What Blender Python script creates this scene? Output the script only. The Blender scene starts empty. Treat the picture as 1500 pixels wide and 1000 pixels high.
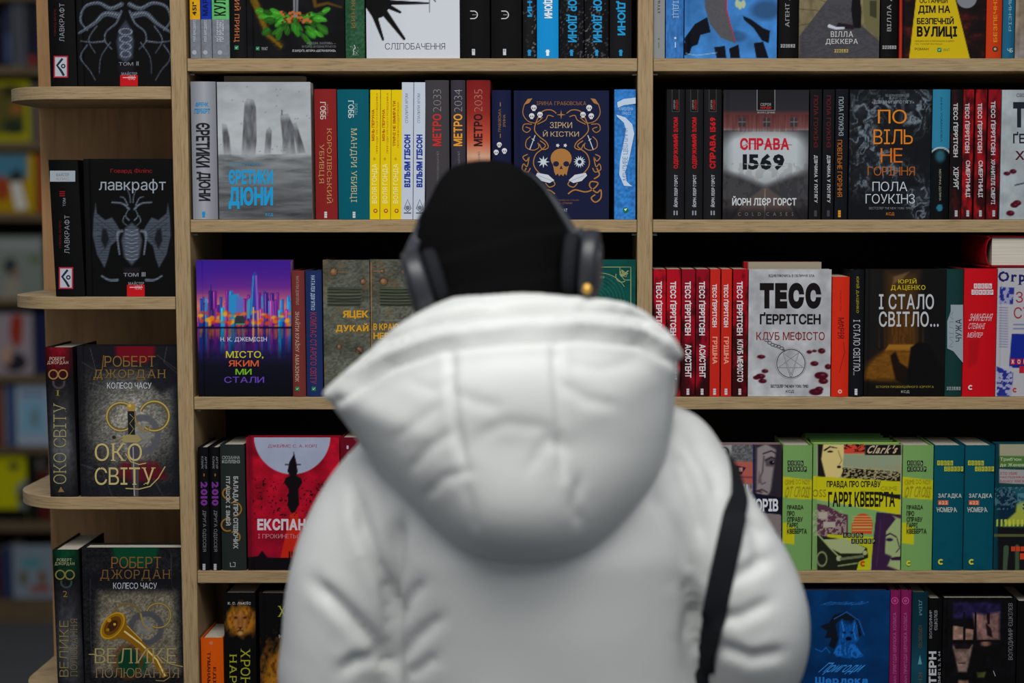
import bpy, math, random
import numpy as np
from mathutils import Vector
from mathutils.bvhtree import BVHTree

# ------------------------------------------------------------------ camera
F = 2800.0                      # focal length in pixels of the 1500 x 1000 frame
PX, PY = 850.0, 588.0           # principal point (the photograph is a crop)
D, CH = 2.95, 1.51              # distance to the shelf fronts, camera height
PITCH = math.radians(5.67)
CP, SP = math.cos(PITCH), math.sin(PITCH)
sc = bpy.context.scene
col = sc.collection
cam_d = bpy.data.cameras.new('camera')
cam = bpy.data.objects.new('camera', cam_d); col.objects.link(cam)
cam.location = (0, -D, CH); cam.rotation_euler = (math.pi/2 - PITCH, 0, 0)
cam_d.sensor_width = 36; cam_d.lens = F/1500*36
cam_d.shift_x = -(PX-750)/1500; cam_d.shift_y = (PY-500)/1500
cam_d.clip_start = .05; cam_d.clip_end = 60
cam_d.dof.use_dof = True; cam_d.dof.focus_distance = 2.95; cam_d.dof.aperture_fstop = 2.2
sc.camera = cam
# ------------------------------------------------------------------ light, exposure
w = bpy.data.worlds.new('world'); sc.world = w; w.use_nodes = True
w.node_tree.nodes['Background'].inputs[0].default_value = (.80, .90, 1, 1)
w.node_tree.nodes['Background'].inputs[1].default_value = .27
def area(name, loc, sx, sy, power, rx=0, rz=0, colr=(1, .985, .95)):
    l = bpy.data.lights.new(name, 'AREA'); l.shape = 'RECTANGLE'; l.size = sx; l.size_y = sy
    l.energy = power; l.color = colr
    o = bpy.data.objects.new(name, l); col.objects.link(o); o.location = loc; o.rotation_euler = (rx, 0, rz)
    return o
area('ceiling_light', (-.15, -1.95, 3.0), 2.0, .8, 46, math.radians(10))
area('ceiling_light', (.1, -3.0, 3.0), 2.4, .8, 32, math.radians(10))
area('ceiling_light', (-2.2, 1.9, 2.95), .6, 2.4, 10)
vs = sc.view_settings
vs.view_transform = 'Standard'; vs.look = 'None'; vs.gamma = 1; vs.use_curve_mapping = False
vs.exposure = 0.25
G = 0.97                        # albedo gain: from tones read off the photograph to reflectance

# ------------------------------------------------------------------ projection helpers
def P(px, py, Y):
    a = (px-PX)/F; b = -(py-PY)/F
    dy = CP + b*SP; dz = b*CP - SP
    t = (Y + D)/dy
    return np.array((a*t, Y, CH + dz*t))
def PA(X, Yp, Yw):
    X = np.asarray(X, float); Yp = np.asarray(Yp, float)
    a = (X-PX)/F; b = -(Yp-PY)/F
    dy = CP + b*SP; dz = b*CP - SP
    t = (Yw + D)/dy
    return np.stack([a*t, np.zeros_like(a)+Yw, CH + dz*t], -1)
def proj(v):
    x = v[..., 0]; y = v[..., 1] + D; z = v[..., 2] - CH
    f = y*CP - z*SP; u = y*SP + z*CP
    return PX + F*x/f, PY - F*u/f
def lin(c):
    c = np.asarray(c, float)/255.0
    v = np.where(c <= .04045, c/12.92, ((c+.055)/1.055)**2.4)
    return np.maximum(v*1.035-.0042, v*.4)

# ------------------------------------------------------------------ materials
def mat(name, base=(.5, .5, .5), rough=.6, spec=.4, build=None, metal=0, emit=None):
    m = bpy.data.materials.new(name); m.use_nodes = True
    nt = m.node_tree; b = nt.nodes['Principled BSDF']
    b.inputs['Base Color'].default_value = (*base, 1); b.inputs['Roughness'].default_value = rough
    b.inputs['Specular IOR Level'].default_value = spec; b.inputs['Metallic'].default_value = metal
    if build: build(nt, b)
    return m
def N(nt, t, **k):
    n = nt.nodes.new(t)
    for a, v in k.items(): setattr(n, a, v)
    return n
def wood_nodes(scale, c0, c1, c2):
    def f(nt, b):
        g = N(nt, 'ShaderNodeNewGeometry'); mp = N(nt, 'ShaderNodeMapping')
        mp.inputs['Scale'].default_value = scale
        nt.links.new(g.outputs['Position'], mp.inputs['Vector'])
        n1 = N(nt, 'ShaderNodeTexNoise'); n1.inputs['Scale'].default_value = 1; n1.inputs['Detail'].default_value = 6
        n1.inputs['Roughness'].default_value = .65; n1.inputs['Distortion'].default_value = .6
        nt.links.new(mp.outputs[0], n1.inputs['Vector'])
        r = N(nt, 'ShaderNodeValToRGB'); e = r.color_ramp.elements
        e[0].position = .34; e[0].color = (*c0, 1); e[1].position = .66; e[1].color = (*c2, 1)
        m_ = e.new(.47); m_.color = (*c1, 1)
        nt.links.new(n1.outputs['Fac'], r.inputs[0]); nt.links.new(r.outputs[0], b.inputs['Base Color'])
        bp = N(nt, 'ShaderNodeBump'); bp.inputs['Strength'].default_value = .12; bp.inputs['Distance'].default_value = .001
        nt.links.new(n1.outputs['Fac'], bp.inputs['Height']); nt.links.new(bp.outputs[0], b.inputs['Normal'])
    return f
W0, W1, W2 = tuple(lin((128, 105, 74))), tuple(lin((150, 126, 92))), tuple(lin((163, 140, 104)))
M_WH = mat('oak_grain_horizontal', rough=.55, spec=.3, build=wood_nodes((22, 22, 420), W0, W1, W2))
M_WV = mat('oak_grain_vertical', rough=.55, spec=.3, build=wood_nodes((420, 420, 22), W0, W1, W2))
M_WB = mat('oak_end_back', rough=.6, spec=.25, build=wood_nodes((60, 60, 6), tuple(lin((156, 116, 78))), tuple(lin((172, 130, 88))), tuple(lin((182, 140, 96)))))
M_BACK = mat('shade_dark_back_board', base=(.018, .012, .010), rough=.8, spec=.1)  # wood tone darkened to near black, painting in the shade behind the books
def attr_nodes(bump):
    def f(nt, b):
        a = N(nt, 'ShaderNodeAttribute', attribute_name='Col')
        nt.links.new(a.outputs['Color'], b.inputs['Base Color'])
        n = N(nt, 'ShaderNodeTexNoise'); n.inputs['Scale'].default_value = 500; n.inputs['Detail'].default_value = 3
        g = N(nt, 'ShaderNodeNewGeometry'); nt.links.new(g.outputs['Position'], n.inputs['Vector'])
        bp = N(nt, 'ShaderNodeBump'); bp.inputs['Strength'].default_value = bump; bp.inputs['Distance'].default_value = .0004
        nt.links.new(n.outputs['Fac'], bp.inputs['Height']); nt.links.new(bp.outputs[0], b.inputs['Normal'])
    return f
M_PRINT = mat('printed_cover', rough=.6, spec=.08, build=attr_nodes(.08))
M_INK = mat('printed_lettering', rough=.6, spec=.12, build=attr_nodes(.03))
def page_nodes(sx, sz):
  def f(nt, b):
    g = N(nt, 'ShaderNodeNewGeometry'); mp = N(nt, 'ShaderNodeMapping'); mp.inputs['Scale'].default_value = (sx, sx, sz)
    nt.links.new(g.outputs['Position'], mp.inputs['Vector'])
    n = N(nt, 'ShaderNodeTexNoise'); n.inputs['Scale'].default_value = 1; nt.links.new(mp.outputs[0], n.inputs['Vector'])
    r = N(nt, 'ShaderNodeValToRGB'); e = r.color_ramp.elements
    e[0].position = .35; e[0].color = (.42, .38, .31, 1); e[1].position = .65; e[1].color = (.66, .61, .52, 1)
    nt.links.new(n.outputs['Fac'], r.inputs[0]); nt.links.new(r.outputs[0], b.inputs['Base Color'])
  return f
M_PAGE = mat('page_edges', rough=.85, spec=.1, build=page_nodes(900, 3))
M_PAGEH = mat('page_edges_lying', rough=.85, spec=.1, build=page_nodes(3, 900))
def noise_col(c0, c1, scale, bump=0, bscale=None, dist=.002):
    def f(nt, b):
        g = N(nt, 'ShaderNodeNewGeometry')
        n = N(nt, 'ShaderNodeTexNoise'); n.inputs['Scale'].default_value = scale; n.inputs['Detail'].default_value = 5
        nt.links.new(g.outputs['Position'], n.inputs['Vector'])
        mx = N(nt, 'ShaderNodeMix', data_type='RGBA'); mx.inputs[6].default_value = (*c0, 1); mx.inputs[7].default_value = (*c1, 1)
        nt.links.new(n.outputs['Fac'], mx.inputs[0]); nt.links.new(mx.outputs[2], b.inputs['Base Color'])
        if bump:
            n2 = N(nt, 'ShaderNodeTexNoise'); n2.inputs['Scale'].default_value = bscale or scale; n2.inputs['Detail'].default_value = 3
            nt.links.new(g.outputs['Position'], n2.inputs['Vector'])
            bp = N(nt, 'ShaderNodeBump'); bp.inputs['Strength'].default_value = bump; bp.inputs['Distance'].default_value = dist
            nt.links.new(n2.outputs['Fac'], bp.inputs['Height']); nt.links.new(bp.outputs[0], b.inputs['Normal'])
    return f
M_JACKET = mat('white_nylon_shell', rough=.5, spec=.3, build=noise_col((.55, .555, .545), (.59, .595, .58), 9, .08, 38, .003))
M_LINING = mat('cream_hood_trim', rough=.55, spec=.3, build=noise_col((.78, .765, .71), (.82, .81, .76), 12, .12, 45, .004))
M_FLOOR = mat('grey_shop_floor', rough=.6, spec=.3, build=noise_col((.060, .062, .066), (.075, .077, .08), 3))
M_WALL = mat('dark_wall_paint', rough=.9, spec=.1, build=noise_col((.05, .045, .04), (.06, .055, .05), 2))
M_BLACKP = mat('black_plastic', base=(.015, .017, .022), rough=.42, spec=.5)
M_GREYP = mat('dark_grey_plastic', base=(.035, .04, .05), rough=.4, spec=.5)
M_GOLD = mat('gold_accent', base=(.75, .42, .08), rough=.3, metal=.6)
M_STRAP = mat('black_webbing', rough=.85, spec=.15, build=noise_col((.006, .007, .009), (.011, .012, .015), 300, .3, 900, .0006))
M_CLOTH = mat('dark_trousers', rough=.9, spec=.1, build=noise_col((.02, .022, .03), (.03, .032, .04), 60))
M_SKIN = mat('skin', base=(.55, .34, .25), rough=.5, spec=.3)
M_METAL = mat('shelf_pin_metal', base=(.45, .45, .45), rough=.35, metal=.9)
def knit(nt, b):
    g = N(nt, 'ShaderNodeNewGeometry'); wv = N(nt, 'ShaderNodeTexWave'); wv.inputs['Scale'].default_value = 120
    nt.links.new(g.outputs['Position'], wv.inputs['Vector'])
    bp = N(nt, 'ShaderNodeBump'); bp.inputs['Strength'].default_value = .4; bp.inputs['Distance'].default_value = .001
    nt.links.new(wv.outputs['Fac'], bp.inputs['Height']); nt.links.new(bp.outputs[0], b.inputs['Normal'])
M_KNIT = mat('black_knit', base=(.003, .003, .0033), rough=.95, spec=.05, build=knit)

# ------------------------------------------------------------------ mesh helpers
class MB:
    def __init__(s): s.v = []; s.f = []; s.c = []; s.n = 0
    def add(s, verts, faces, colr=None):
        verts = np.asarray(verts, float); off = s.n
        s.v.append(verts); s.f.extend([tuple(i+off for i in q) for q in faces]); s.n += len(verts)
        if colr is not None:
            c = np.asarray(colr, float)
            s.c.append(np.tile(c, (len(verts), 1)) if c.ndim == 1 else c)
        return s
    def box(s, lo, hi, colr=None):
        (a, b, c), (d, e, f) = lo, hi
        v = [(a,b,c),(d,b,c),(d,e,c),(a,e,c),(a,b,f),(d,b,f),(d,e,f),(a,e,f)]
        return s.add(v, [(0,3,2,1),(4,5,6,7),(0,1,5,4),(1,2,6,5),(2,3,7,6),(3,0,4,7)], colr)
    def build(s, name, m, parent=None, origin=None, smooth=False, bevel=0):
        v = np.concatenate(s.v); o = np.zeros(3)
        if parent is not None:
            p = parent
            while p is not None: o = o + np.array(p.location); p = p.parent
        if origin is not None: o = o + np.asarray(origin)
        me = bpy.data.meshes.new(name); me.from_pydata((v-o).tolist(), [], s.f); me.update()
        if s.c:
            c = np.concatenate(s.c); a = me.color_attributes.new('Col', 'FLOAT_COLOR', 'POINT')
            buf = np.ones((len(v), 4)); buf[:, :3] = c; a.data.foreach_set('color', buf.ravel())
        me.materials.append(m)
        if smooth: me.polygons.foreach_set('use_smooth', [True]*len(me.polygons))
        ob = bpy.data.objects.new(name, me); col.objects.link(ob)
        if parent is not None: ob.parent = parent
        if origin is not None: ob.location = origin
        if bevel:
            bv = ob.modifiers.new('bevel', 'BEVEL'); bv.width = bevel; bv.segments = 2; bv.limit_method = 'ANGLE'
        return ob
def tag(o, label=None, cat=None, group=None, kind=None):
    if label: o['label'] = label
    if cat: o['category'] = cat
    if group: o['group'] = group
    if kind: o['kind'] = kind
    return o
def empty(name, loc):
    o = bpy.data.objects.new(name, None); col.objects.link(o); o.location = tuple(loc); o.empty_display_size = .05
    return o

# ------------------------------------------------------------------ glyphs (built-in font, one mesh per letter kept as arrays)
GL = {}
from mathutils.geometry import delaunay_2d_cdt
_c = bpy.data.curves.new('glyph', 'FONT'); _o = bpy.data.objects.new('glyph', _c); col.objects.link(_o)
_c.resolution_u = 2; _c.fill_mode = 'NONE'
def glyph(ch, wt, serif):
    k = (ch, wt, serif)
    if k in GL: return GL[k]
    _c.body = ch
    dg = bpy.context.evaluated_depsgraph_get(); dg.update()
    me = bpy.data.meshes.new_from_object(_o.evaluated_get(dg))
    v = np.array([tuple(x.co)[:2] for x in me.vertices]) if len(me.vertices) else np.zeros((0, 2))
    e = [tuple(x.vertices) for x in me.edges]; bpy.data.meshes.remove(me)
    if not len(v): GL[k] = (v, []); return GL[k]
    nxt = dict(); adj = {}
    for a, b in e: adj.setdefault(a, []).append(b); adj.setdefault(b, []).append(a)
    seen = set(); loops = []
    for s0 in range(len(v)):
        if s0 in seen or s0 not in adj: continue
        lp = [s0]; seen.add(s0); cur = s0
        while True:
            nx_ = [q for q in adj[cur] if q not in seen]
            if not nx_: break
            cur = min(nx_, key=lambda q: (abs(q-cur) != 1, q)); seen.add(cur); lp.append(cur)
        L_ = [lp[0]]
        for q in lp[1:]:
            if np.hypot(*(v[q]-v[L_[-1]])) > .006: L_.append(q)
        if len(L_) > 2: loops.append(v[L_])
    area_ = lambda L_: np.sum(L_[:, 0]*np.roll(L_[:, 1], -1)-L_[:, 1]*np.roll(L_[:, 0], -1))
    big = max(loops, key=lambda L_: abs(area_(L_))); flip = area_(big) < 0
    raw = loops; loops = []
    for L_ in raw:
        if flip: L_ = L_[::-1]
        if wt:
            d0 = L_-np.roll(L_, 1, 0); d1 = np.roll(L_, -1, 0)-L_
            d0 /= np.linalg.norm(d0, axis=1)[:, None]+1e-9; d1 /= np.linalg.norm(d1, axis=1)[:, None]+1e-9
            n0_ = np.stack([d0[:, 1], -d0[:, 0]], 1); n1_ = np.stack([d1[:, 1], -d1[:, 0]], 1); nn = n0_+n1_
            nn = nn/(np.maximum((nn**2).sum(1), .7)[:, None])*2
            L_ = L_+nn*wt
        loops.append(L_)
    pts = np.concatenate(loops); ed = []; o = 0
    for L_ in loops: n = len(L_); ed += [(o+i, o+(i+1) % n) for i in range(n)]; o += n
    ov, _, of, *_r = delaunay_2d_cdt([Vector(p) for p in pts], ed, [], 0, 1e-5)
    ov = np.array([tuple(p) for p in ov]); fc = []
    for t in of:
        t = list(t); c = ov[t].mean(0); wn = 0
        for L_ in loops:
            P0 = L_; P1 = np.roll(L_, -1, 0); up_ = (P0[:, 1] <= c[1]) & (P1[:, 1] > c[1]); dn = (P0[:, 1] > c[1]) & (P1[:, 1] <= c[1])
            cr = (P1[:, 0]-P0[:, 0])*(c[1]-P0[:, 1])-(c[0]-P0[:, 0])*(P1[:, 1]-P0[:, 1])
            wn += int((up_ & (cr > 0)).sum()) - int((dn & (cr < 0)).sum())
        if wn > 0: fc.append(tuple(t))
    v = ov
    if serif:
        v = ov.copy()
        for h, sg in ((pts[:, 1].min(), 1), (pts[:, 1].max(), -1)):
            for L_ in loops:
                for P0, P1 in zip(L_, np.roll(L_, -1, 0)):
                    if abs(P0[1]-h) < .004 and abs(P1[1]-h) < .004 and .03 < abs(P0[0]-P1[0]) < .16:
                        x0, x1 = sorted((P0[0], P1[0])); n = len(v); a, b = sorted((h, h+sg*.04))
                        v = np.concatenate([v, [(x0-.06, a), (x0, a), (x0, b), (x0-.06, b), (x1, a), (x1+.06, a), (x1+.06, b), (x1, b)]]); fc += [(n, n+1, n+2, n+3), (n+4, n+5, n+6, n+7)]
    GL[k] = (v, fc); return GL[k]
def layout(s, wt, serif, gap=.085):
    V = []; Fc = []; x = 0; n = 0
    for line_no, ln in enumerate(s.split('\n')):
        x = 0
        for ch in ln:
            if ch == ' ': x += .3; continue
            v, f = glyph(ch, wt, serif)
            if not len(v): continue
            v = v.copy(); v[:, 0] += x - v[:, 0].min(); x = v[:, 0].max() + gap
            if line_no: v[:, 1] -= line_no*1.1
            V.append(v); Fc += [tuple(i+n for i in q) for q in f]; n += len(v)
    return np.concatenate(V), Fc
class Ink:
    """flat print gathered as thin coloured shapes, in photograph pixels"""
    def __init__(s): s.items = []
    def T(s, txt, x0, y0, x1, y1, c, rot=0, wt=.0, serif=0, slant=0, gap=.085):
        v, f = layout(txt, wt, serif, gap)
        a = (v - v.min(0))/np.maximum(v.max(0)-v.min(0), 1e-6)
        if slant: a[:, 0] = (a[:, 0] + slant*a[:, 1])/(1+abs(slant))
        if rot == 0: X = x0 + a[:, 0]*(x1-x0); Y = y1 - a[:, 1]*(y1-y0)
        elif rot == 'd': Y = y0 + a[:, 0]*(y1-y0); X = x0 + a[:, 1]*(x1-x0)
        else: Y = y1 - a[:, 0]*(y1-y0); X = x1 - a[:, 1]*(x1-x0)
        s.items.append((X, Y, f, c)); return s
    def G(s, pts, c):
        pts = np.array(pts, float)
        s.items.append((pts[:, 0], pts[:, 1], [tuple(range(len(pts)))], c)); return s
    def R(s, x0, y0, x1, y1, c): return s.G([(x0, y0), (x1, y0), (x1, y1), (x0, y1)], c)
    def C(s, x, y, r, c, ry=None, n=20):
        return s.G([(x+r*math.cos(t*2*math.pi/n), y+(ry or r)*math.sin(t*2*math.pi/n)) for t in range(n)], c)
    def L(s, pts, wd, c, close=False):
        pts = [np.array(p, float) for p in pts]
        if close: pts.append(pts[0])
        a = []; b = []
        for i, p in enumerate(pts):
            d = pts[min(i+1, len(pts)-1)] - pts[max(i-1, 0)]
            if close and i in (0, len(pts)-1): d = pts[1]-pts[-2]
            d = d/(np.linalg.norm(d)+1e-9); nn = np.array((-d[1], d[0]))*wd/2
            a.append(p+nn); b.append(p-nn)
        V = np.array(a+b); k = len(pts)
        s.items.append((V[:, 0], V[:, 1], [(i, i+1, k+i+1, k+i) for i in range(k-1)], c)); return s
    def ring(s, x, y, r, wd, c, ry=None, t0=0, t1=360, n=28):
        return s.L([(x+r*math.cos(math.radians(t0+(t1-t0)*i/n)), y+(ry or r)*math.sin(math.radians(t0+(t1-t0)*i/n))) for i in range(n+1)], wd, c)

# ------------------------------------------------------------------ cover painting on a vertex grid
_rs = np.random.RandomState(7); _tab = _rs.rand(256, 256)
def vnoise(x, y):
    xi = np.floor(x).astype(int); yi = np.floor(y).astype(int); fx = x-xi; fy = y-yi
    fx = fx*fx*(3-2*fx); fy = fy*fy*(3-2*fy)
    g = lambda i, j: _tab[i % 256, j % 256]
    return (g(xi, yi)*(1-fx)+g(xi+1, yi)*fx)*(1-fy) + (g(xi, yi+1)*(1-fx)+g(xi+1, yi+1)*fx)*fy
class Art:
    def __init__(s, X, Y): s.X = X; s.Y = Y; s.c = np.zeros(X.shape+(3,))
    def fill(s, c): s.c[:] = c; return s
    def mix(s, m, c): s.c = s.c*(1-m[..., None]) + np.asarray(c, float)*m[..., None]; return s
    def vg(s, stops):
        ys = [a for a, _ in stops]
        for k in range(3): s.c[..., k] = np.interp(s.Y, ys, [b[k] for _, b in stops])
        return s
    def hg(s, stops, m=1.):
        xs = [a for a, _ in stops]; t = np.stack([np.interp(s.X, xs, [b[k] for _, b in stops]) for k in range(3)], -1)
        s.c = s.c*(1-m)+t*m; return s
    def n(s, sx, sy=None, seed=0, oct=4):
        sy = sy or sx; r = 0; a = .5
        for o in range(oct):
            r = r + a*vnoise(s.X/sx*2**o+seed*17.3, s.Y/sy*2**o+seed*9.1); a *= .5
        return np.clip((r/(1-.5**oct)-.5)*1.6+.5, 0, 1)
    def mot(s, amt, sx, sy=None, seed=0): s.c = np.clip(s.c*(1+amt*(s.n(sx, sy, seed)-.5)*2)[..., None], 0, 255); return s
    def sd(s, pts):
        d = np.full(s.X.shape, 1e9); ins = np.zeros(s.X.shape, bool); k = len(pts)
        for i in range(k):
            (ax, ay), (bx, by) = pts[i], pts[(i+1) % k]
            ex, ey = bx-ax, by-ay; wx, wy = s.X-ax, s.Y-ay
            t = np.clip((wx*ex+wy*ey)/(ex*ex+ey*ey+1e-9), 0, 1)
            d = np.minimum(d, np.hypot(wx-ex*t, wy-ey*t))
            cnd = ((ay > s.Y) != (by > s.Y))
            xi = ax + (s.Y-ay)*ex/(ey if abs(ey) > 1e-9 else 1e-9)
            ins ^= cnd & (s.X < xi)
        return np.where(ins, -d, d)
    def poly(s, c, pts, soft=1., al=1.): return s.mix(np.clip(.5-s.sd(pts)/soft, 0, 1)*al, c)
    def circ(s, c, x, y, r, ry=None, soft=1., al=1., rot=0):
        ry = ry or r; ca, sa = math.cos(rot), math.sin(rot); dx, dy = s.X-x, s.Y-y
        u = dx*ca+dy*sa; v = -dx*sa+dy*ca
        d = (np.hypot(u/r, v/ry)-1)*min(r, ry)
        return s.mix(np.clip(.5-d/soft, 0, 1)*al, c)
    def dist(s, pts):
        d = np.full(s.X.shape, 1e9); tt = np.zeros(s.X.shape); k = len(pts)-1
        for i in range(k):
            (ax, ay), (bx, by) = pts[i], pts[i+1]
            ex, ey = bx-ax, by-ay; wx, wy = s.X-ax, s.Y-ay
            t = np.clip((wx*ex+wy*ey)/(ex*ex+ey*ey+1e-9), 0, 1); q = np.hypot(wx-ex*t, wy-ey*t)
            b = q < d; d = np.where(b, q, d); tt = np.where(b, (i+t)/k, tt)
        return d, tt
    def line(s, c, pts, w0, w1=None, soft=1., al=1.):
        w1 = w0 if w1 is None else w1; d, t = s.dist(pts); wd = w0+(w1-w0)*t
        return s.mix(np.clip(.5-(d-wd/2)/soft, 0, 1)*al, c)
    def ring(s, c, x, y, r, wd, ry=None, soft=1., al=1.):
        ry = ry or r; d = np.abs(np.hypot((s.X-x)/r, (s.Y-y)/ry)-1)*min(r, ry)
        return s.mix(np.clip(.5-(d-wd/2)/soft, 0, 1)*al, c)

# ------------------------------------------------------------------ shelf levels (height of each board's top)
YT = dict(A=85.0, B=321.5, C=581.0, DL=838.0, DR=833.5)
ZT = {k: P(600, y, 0)[2] for k, y in dict(A=85.3, B=321.6, C=581.3, D=836.0).items()}
ZT['E'] = ZT['D'] - (ZT['C']-ZT['D'])
ZT['F0'] = P(250, 126.5, 0)[2]; ZT['F1'] = P(250, 434.5, 0)[2]; ZT['F2'] = P(262, 728, 0)[2]
ZT['F3'] = ZT['F2'] - (ZT['F1']-ZT['F2'])
BOOKS = []
def book(label, x0, x1, y0, y1, row, kind='spine', art=None, ink=None, group=None, lean=0., depth=.135, thick=.03,
         hard=True, Yf=.006, curve=None, step=None, side=None, pages=True):
    """x0..x1, y0..y1: outline of the face that looks into the aisle, in photograph pixels at mid height"""
    ym = (y0+y1)/2
    def nx(x, y): return x + (850-x)/28500*(y-ym) + lean*(y-ym)/(y1-y0)
    TL, TR, BL, BR = (P(nx(a, b), b, Yf) for a, b in ((x0, y0), (x1, y0), (x0, y1), (x1, y1)))
    zb = ZT[row] + .0004; h = TL[2]-zb; BL[2] = BR[2] = zb; TL[2] = TR[2] = zb+h
    W = np.linalg.norm(BR-BL); ex = (BR-BL)/W; ez = (TL-BL)/h
    root = empty('book', (BL+BR)/2); tag(root, label, 'book', group)
    if step is None: step = 1.25 if kind == 'face' else 1.6
    nu = max(3, int((x1-x0)/step)); nv = max(4, int((y1-y0)/step)) if callable(art) else 6
    if not callable(art) and kind == 'spine': nu = 8
    if not callable(art) and kind == 'face': nu = 40
    if curve is None: curve = (.0032 if hard else .0006)
    def bump(u):                         # depth relief of the visible face, metres towards -Y
        if kind == 'spine': return curve*(1-(2*u-1)**2) - .0002
        return -(.0011*np.exp(-((u*W-.0075)/.0018)**2) if hard else .0003*np.exp(-((u*W-.006)/.001)**2))
    u, v = np.meshgrid(np.linspace(0, 1, nu+1), np.linspace(0, 1, nv+1))
    X = nx(x0+u*(x1-x0), y0+(y1-y0)*(1-v)); Yq = y0+(y1-y0)*(1-v)
    if callable(art):
        A = Art(X, Yq); art(A); cc = lin(np.clip(A.c, 0, 255))*G; base = lin(np.clip(A.c[:, 0 if kind == 'face' else -1].mean(0), 0, 255))*G
    else:
        base = lin(art)*G; cc = np.tile(base, X.shape+(1,))
    if side is not None: base = lin(side)*G
    pos = BL + ex*(u*W)[..., None] + ez*(v*h)[..., None]
    pos[..., 1] = Yf - bump(u)
    mb = MB(); idx = np.arange(X.size).reshape(X.shape)
    mb.add(pos.reshape(-1, 3), [(idx[j, i], idx[j, i+1], idx[j+1, i+1], idx[j+1, i]) for j in range(nv) for i in range(nu)], cc.reshape(-1, 3))
    def bx(m, u0, u1, v0, v1, w0, w1, c=None):
        v_ = [BL + ex*a + ez*b + np.array((0, c_, 0)) for c_ in (w0, w1) for a, b in ((u0, v0), (u1, v0), (u1, v1), (u0, v1))]
        m.add(v_, [(0, 1, 2, 3), (5, 4, 7, 6), (4, 0, 3, 7), (1, 5, 6, 2), (3, 2, 6, 7), (4, 5, 1, 0)], c)
    b = .0022 if hard else .0007
    if kind == 'face':
        e = .0012
        bx(mb, 0, W, 0, h, e+.0001, b+e, base); bx(mb, 0, W, 0, h, thick-b, thick, base); bx(mb, 0, b, 0, h, b+e, thick-b, base)
        ins = .003 if hard else .0004
        pg = MB(); bx(pg, b+.0003, W-ins, ins, h-ins, b+e+.0002, thick-b-.0002)
        # the grid meets the board behind it
        fr = [(idx[0, i]) for i in range(nu+1)]
        for line_ in (idx[0, :], idx[-1, :], idx[:, 0], idx[:, -1]):
            a = pos.reshape(-1, 3)[line_]; q = a.copy(); q[:, 1] = Yf+e+.0002; k = len(a)
            mb.add(np.concatenate([a, q]), [(i, i+1, k+i+1, k+i) for i in range(k-1)], base)
    else:
        bx(mb, 0, b, 0, h, .0004, depth, base); bx(mb, W-b, W, 0, h, .0004, depth, base); bx(mb, b, W-b, 0, h, .0004, .0004+b, base)
        ins = .003 if hard else .0004
        pg = MB(); bx(pg, b+.0002, W-b-.0002, ins, h-ins, b+.0008, depth-ins)
        for line_ in (idx[0, :], idx[-1, :]):
            a = pos.reshape(-1, 3)[line_]; q = a.copy(); q[:, 1] = Yf+.0006; k = len(a)
            mb.add(np.concatenate([a, q]), [(i, i+1, k+i+1, k+i) for i in range(k-1)], base)
    mb.build('cover', M_PRINT, root)
    if pages: pg.build('page_block', M_PAGE, root)
    if ink and ink.items:
        im = MB(); top_ = 0
        for k, (ix, iy, f, c) in enumerate(ink.items):
            q = PA(ix, iy, Yf)
            uu = np.clip(((q - BL) @ ex)/W, 0, 1)
            bq = bump(uu)
            if kind == 'spine': bq = bq.max() + (0 if uu.min() > .5 or uu.max() < .5 else max(0, bump(np.array([.5]))[0]-bq.max())); top_ = bq = max(top_, bq)
            q[:, 1] = Yf - bq - .00030 - .000022*min(k, 130)
            im.add(q, f, lin(c)*G)
        im.build('cover_lettering' if kind == 'face' else 'spine_lettering', M_INK, root)
    BOOKS.append(root)
    return root
# ------------------------------------------------------------------ the setting
fl = MB().box((-6, -4.5, -.05), (5, 5.0, 0)).build('floor', M_FLOOR); tag(fl, kind='structure')
wb = MB().box((-6, 4.75, 0), (5, 4.85, 3.1)).build('wall_back', M_WALL); tag(wb, kind='structure')

# ------------------------------------------------------------------ main bookcase
BD = .27; BT = .0195
xL0, xL1 = P(254.5, 300, 0)[0], P(277.5, 300, 0)[0]
xM0, xM1 = P(933.5, 300, 0)[0], P(956, 300, 0)[0]
xR = P(1660, 300, 0)[0]
case = empty('bookcase', ((xL0+xM0)/2, .135, 0))
tag(case, 'large light oak bookcase with two bays of shelves filled with books', 'bookcase')
def upright(x0, x1): MB().box((x0, -.0005, 0), (x1, BD, 2.25)).build('upright', M_WV, case, bevel=.0012)
upright(xL0, xL1); upright(xM0, xM1); upright(xR, xR+.0235)
MB().box((xL1, BD-.004, .05), (xM0, BD, 2.24)).build('back_panel', M_BACK, case)
MB().box((xM1, BD-.004, .05), (xR, BD, 2.24)).build('back_panel', M_BACK, case)
ZB = ZT['A'] + .275
zs = [ZB, ZT['A'], ZT['B'], ZT['C'], ZT['D'], ZT['E'], ZT['E']-.27, ZT['E']-.54, .10]
for a, b in ((xL1, xM0), (xM1, xR)):
    for z in zs:
        dz = (.0015 if (a == xM1) else 0)
        MB().box((a+.0006, .0015, z-BT), (b-.0006, BD-.005, z)).build('shelf', M_WH, case, bevel=.001)
    MB().box((a, .02, 0), (b, .035, .08)).build('plinth', M_WH, case)
    MB().box((a, 0, 2.23), (b, BD-.005, 2.25)).build('top_board', M_WH, case, bevel=.001)
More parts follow.
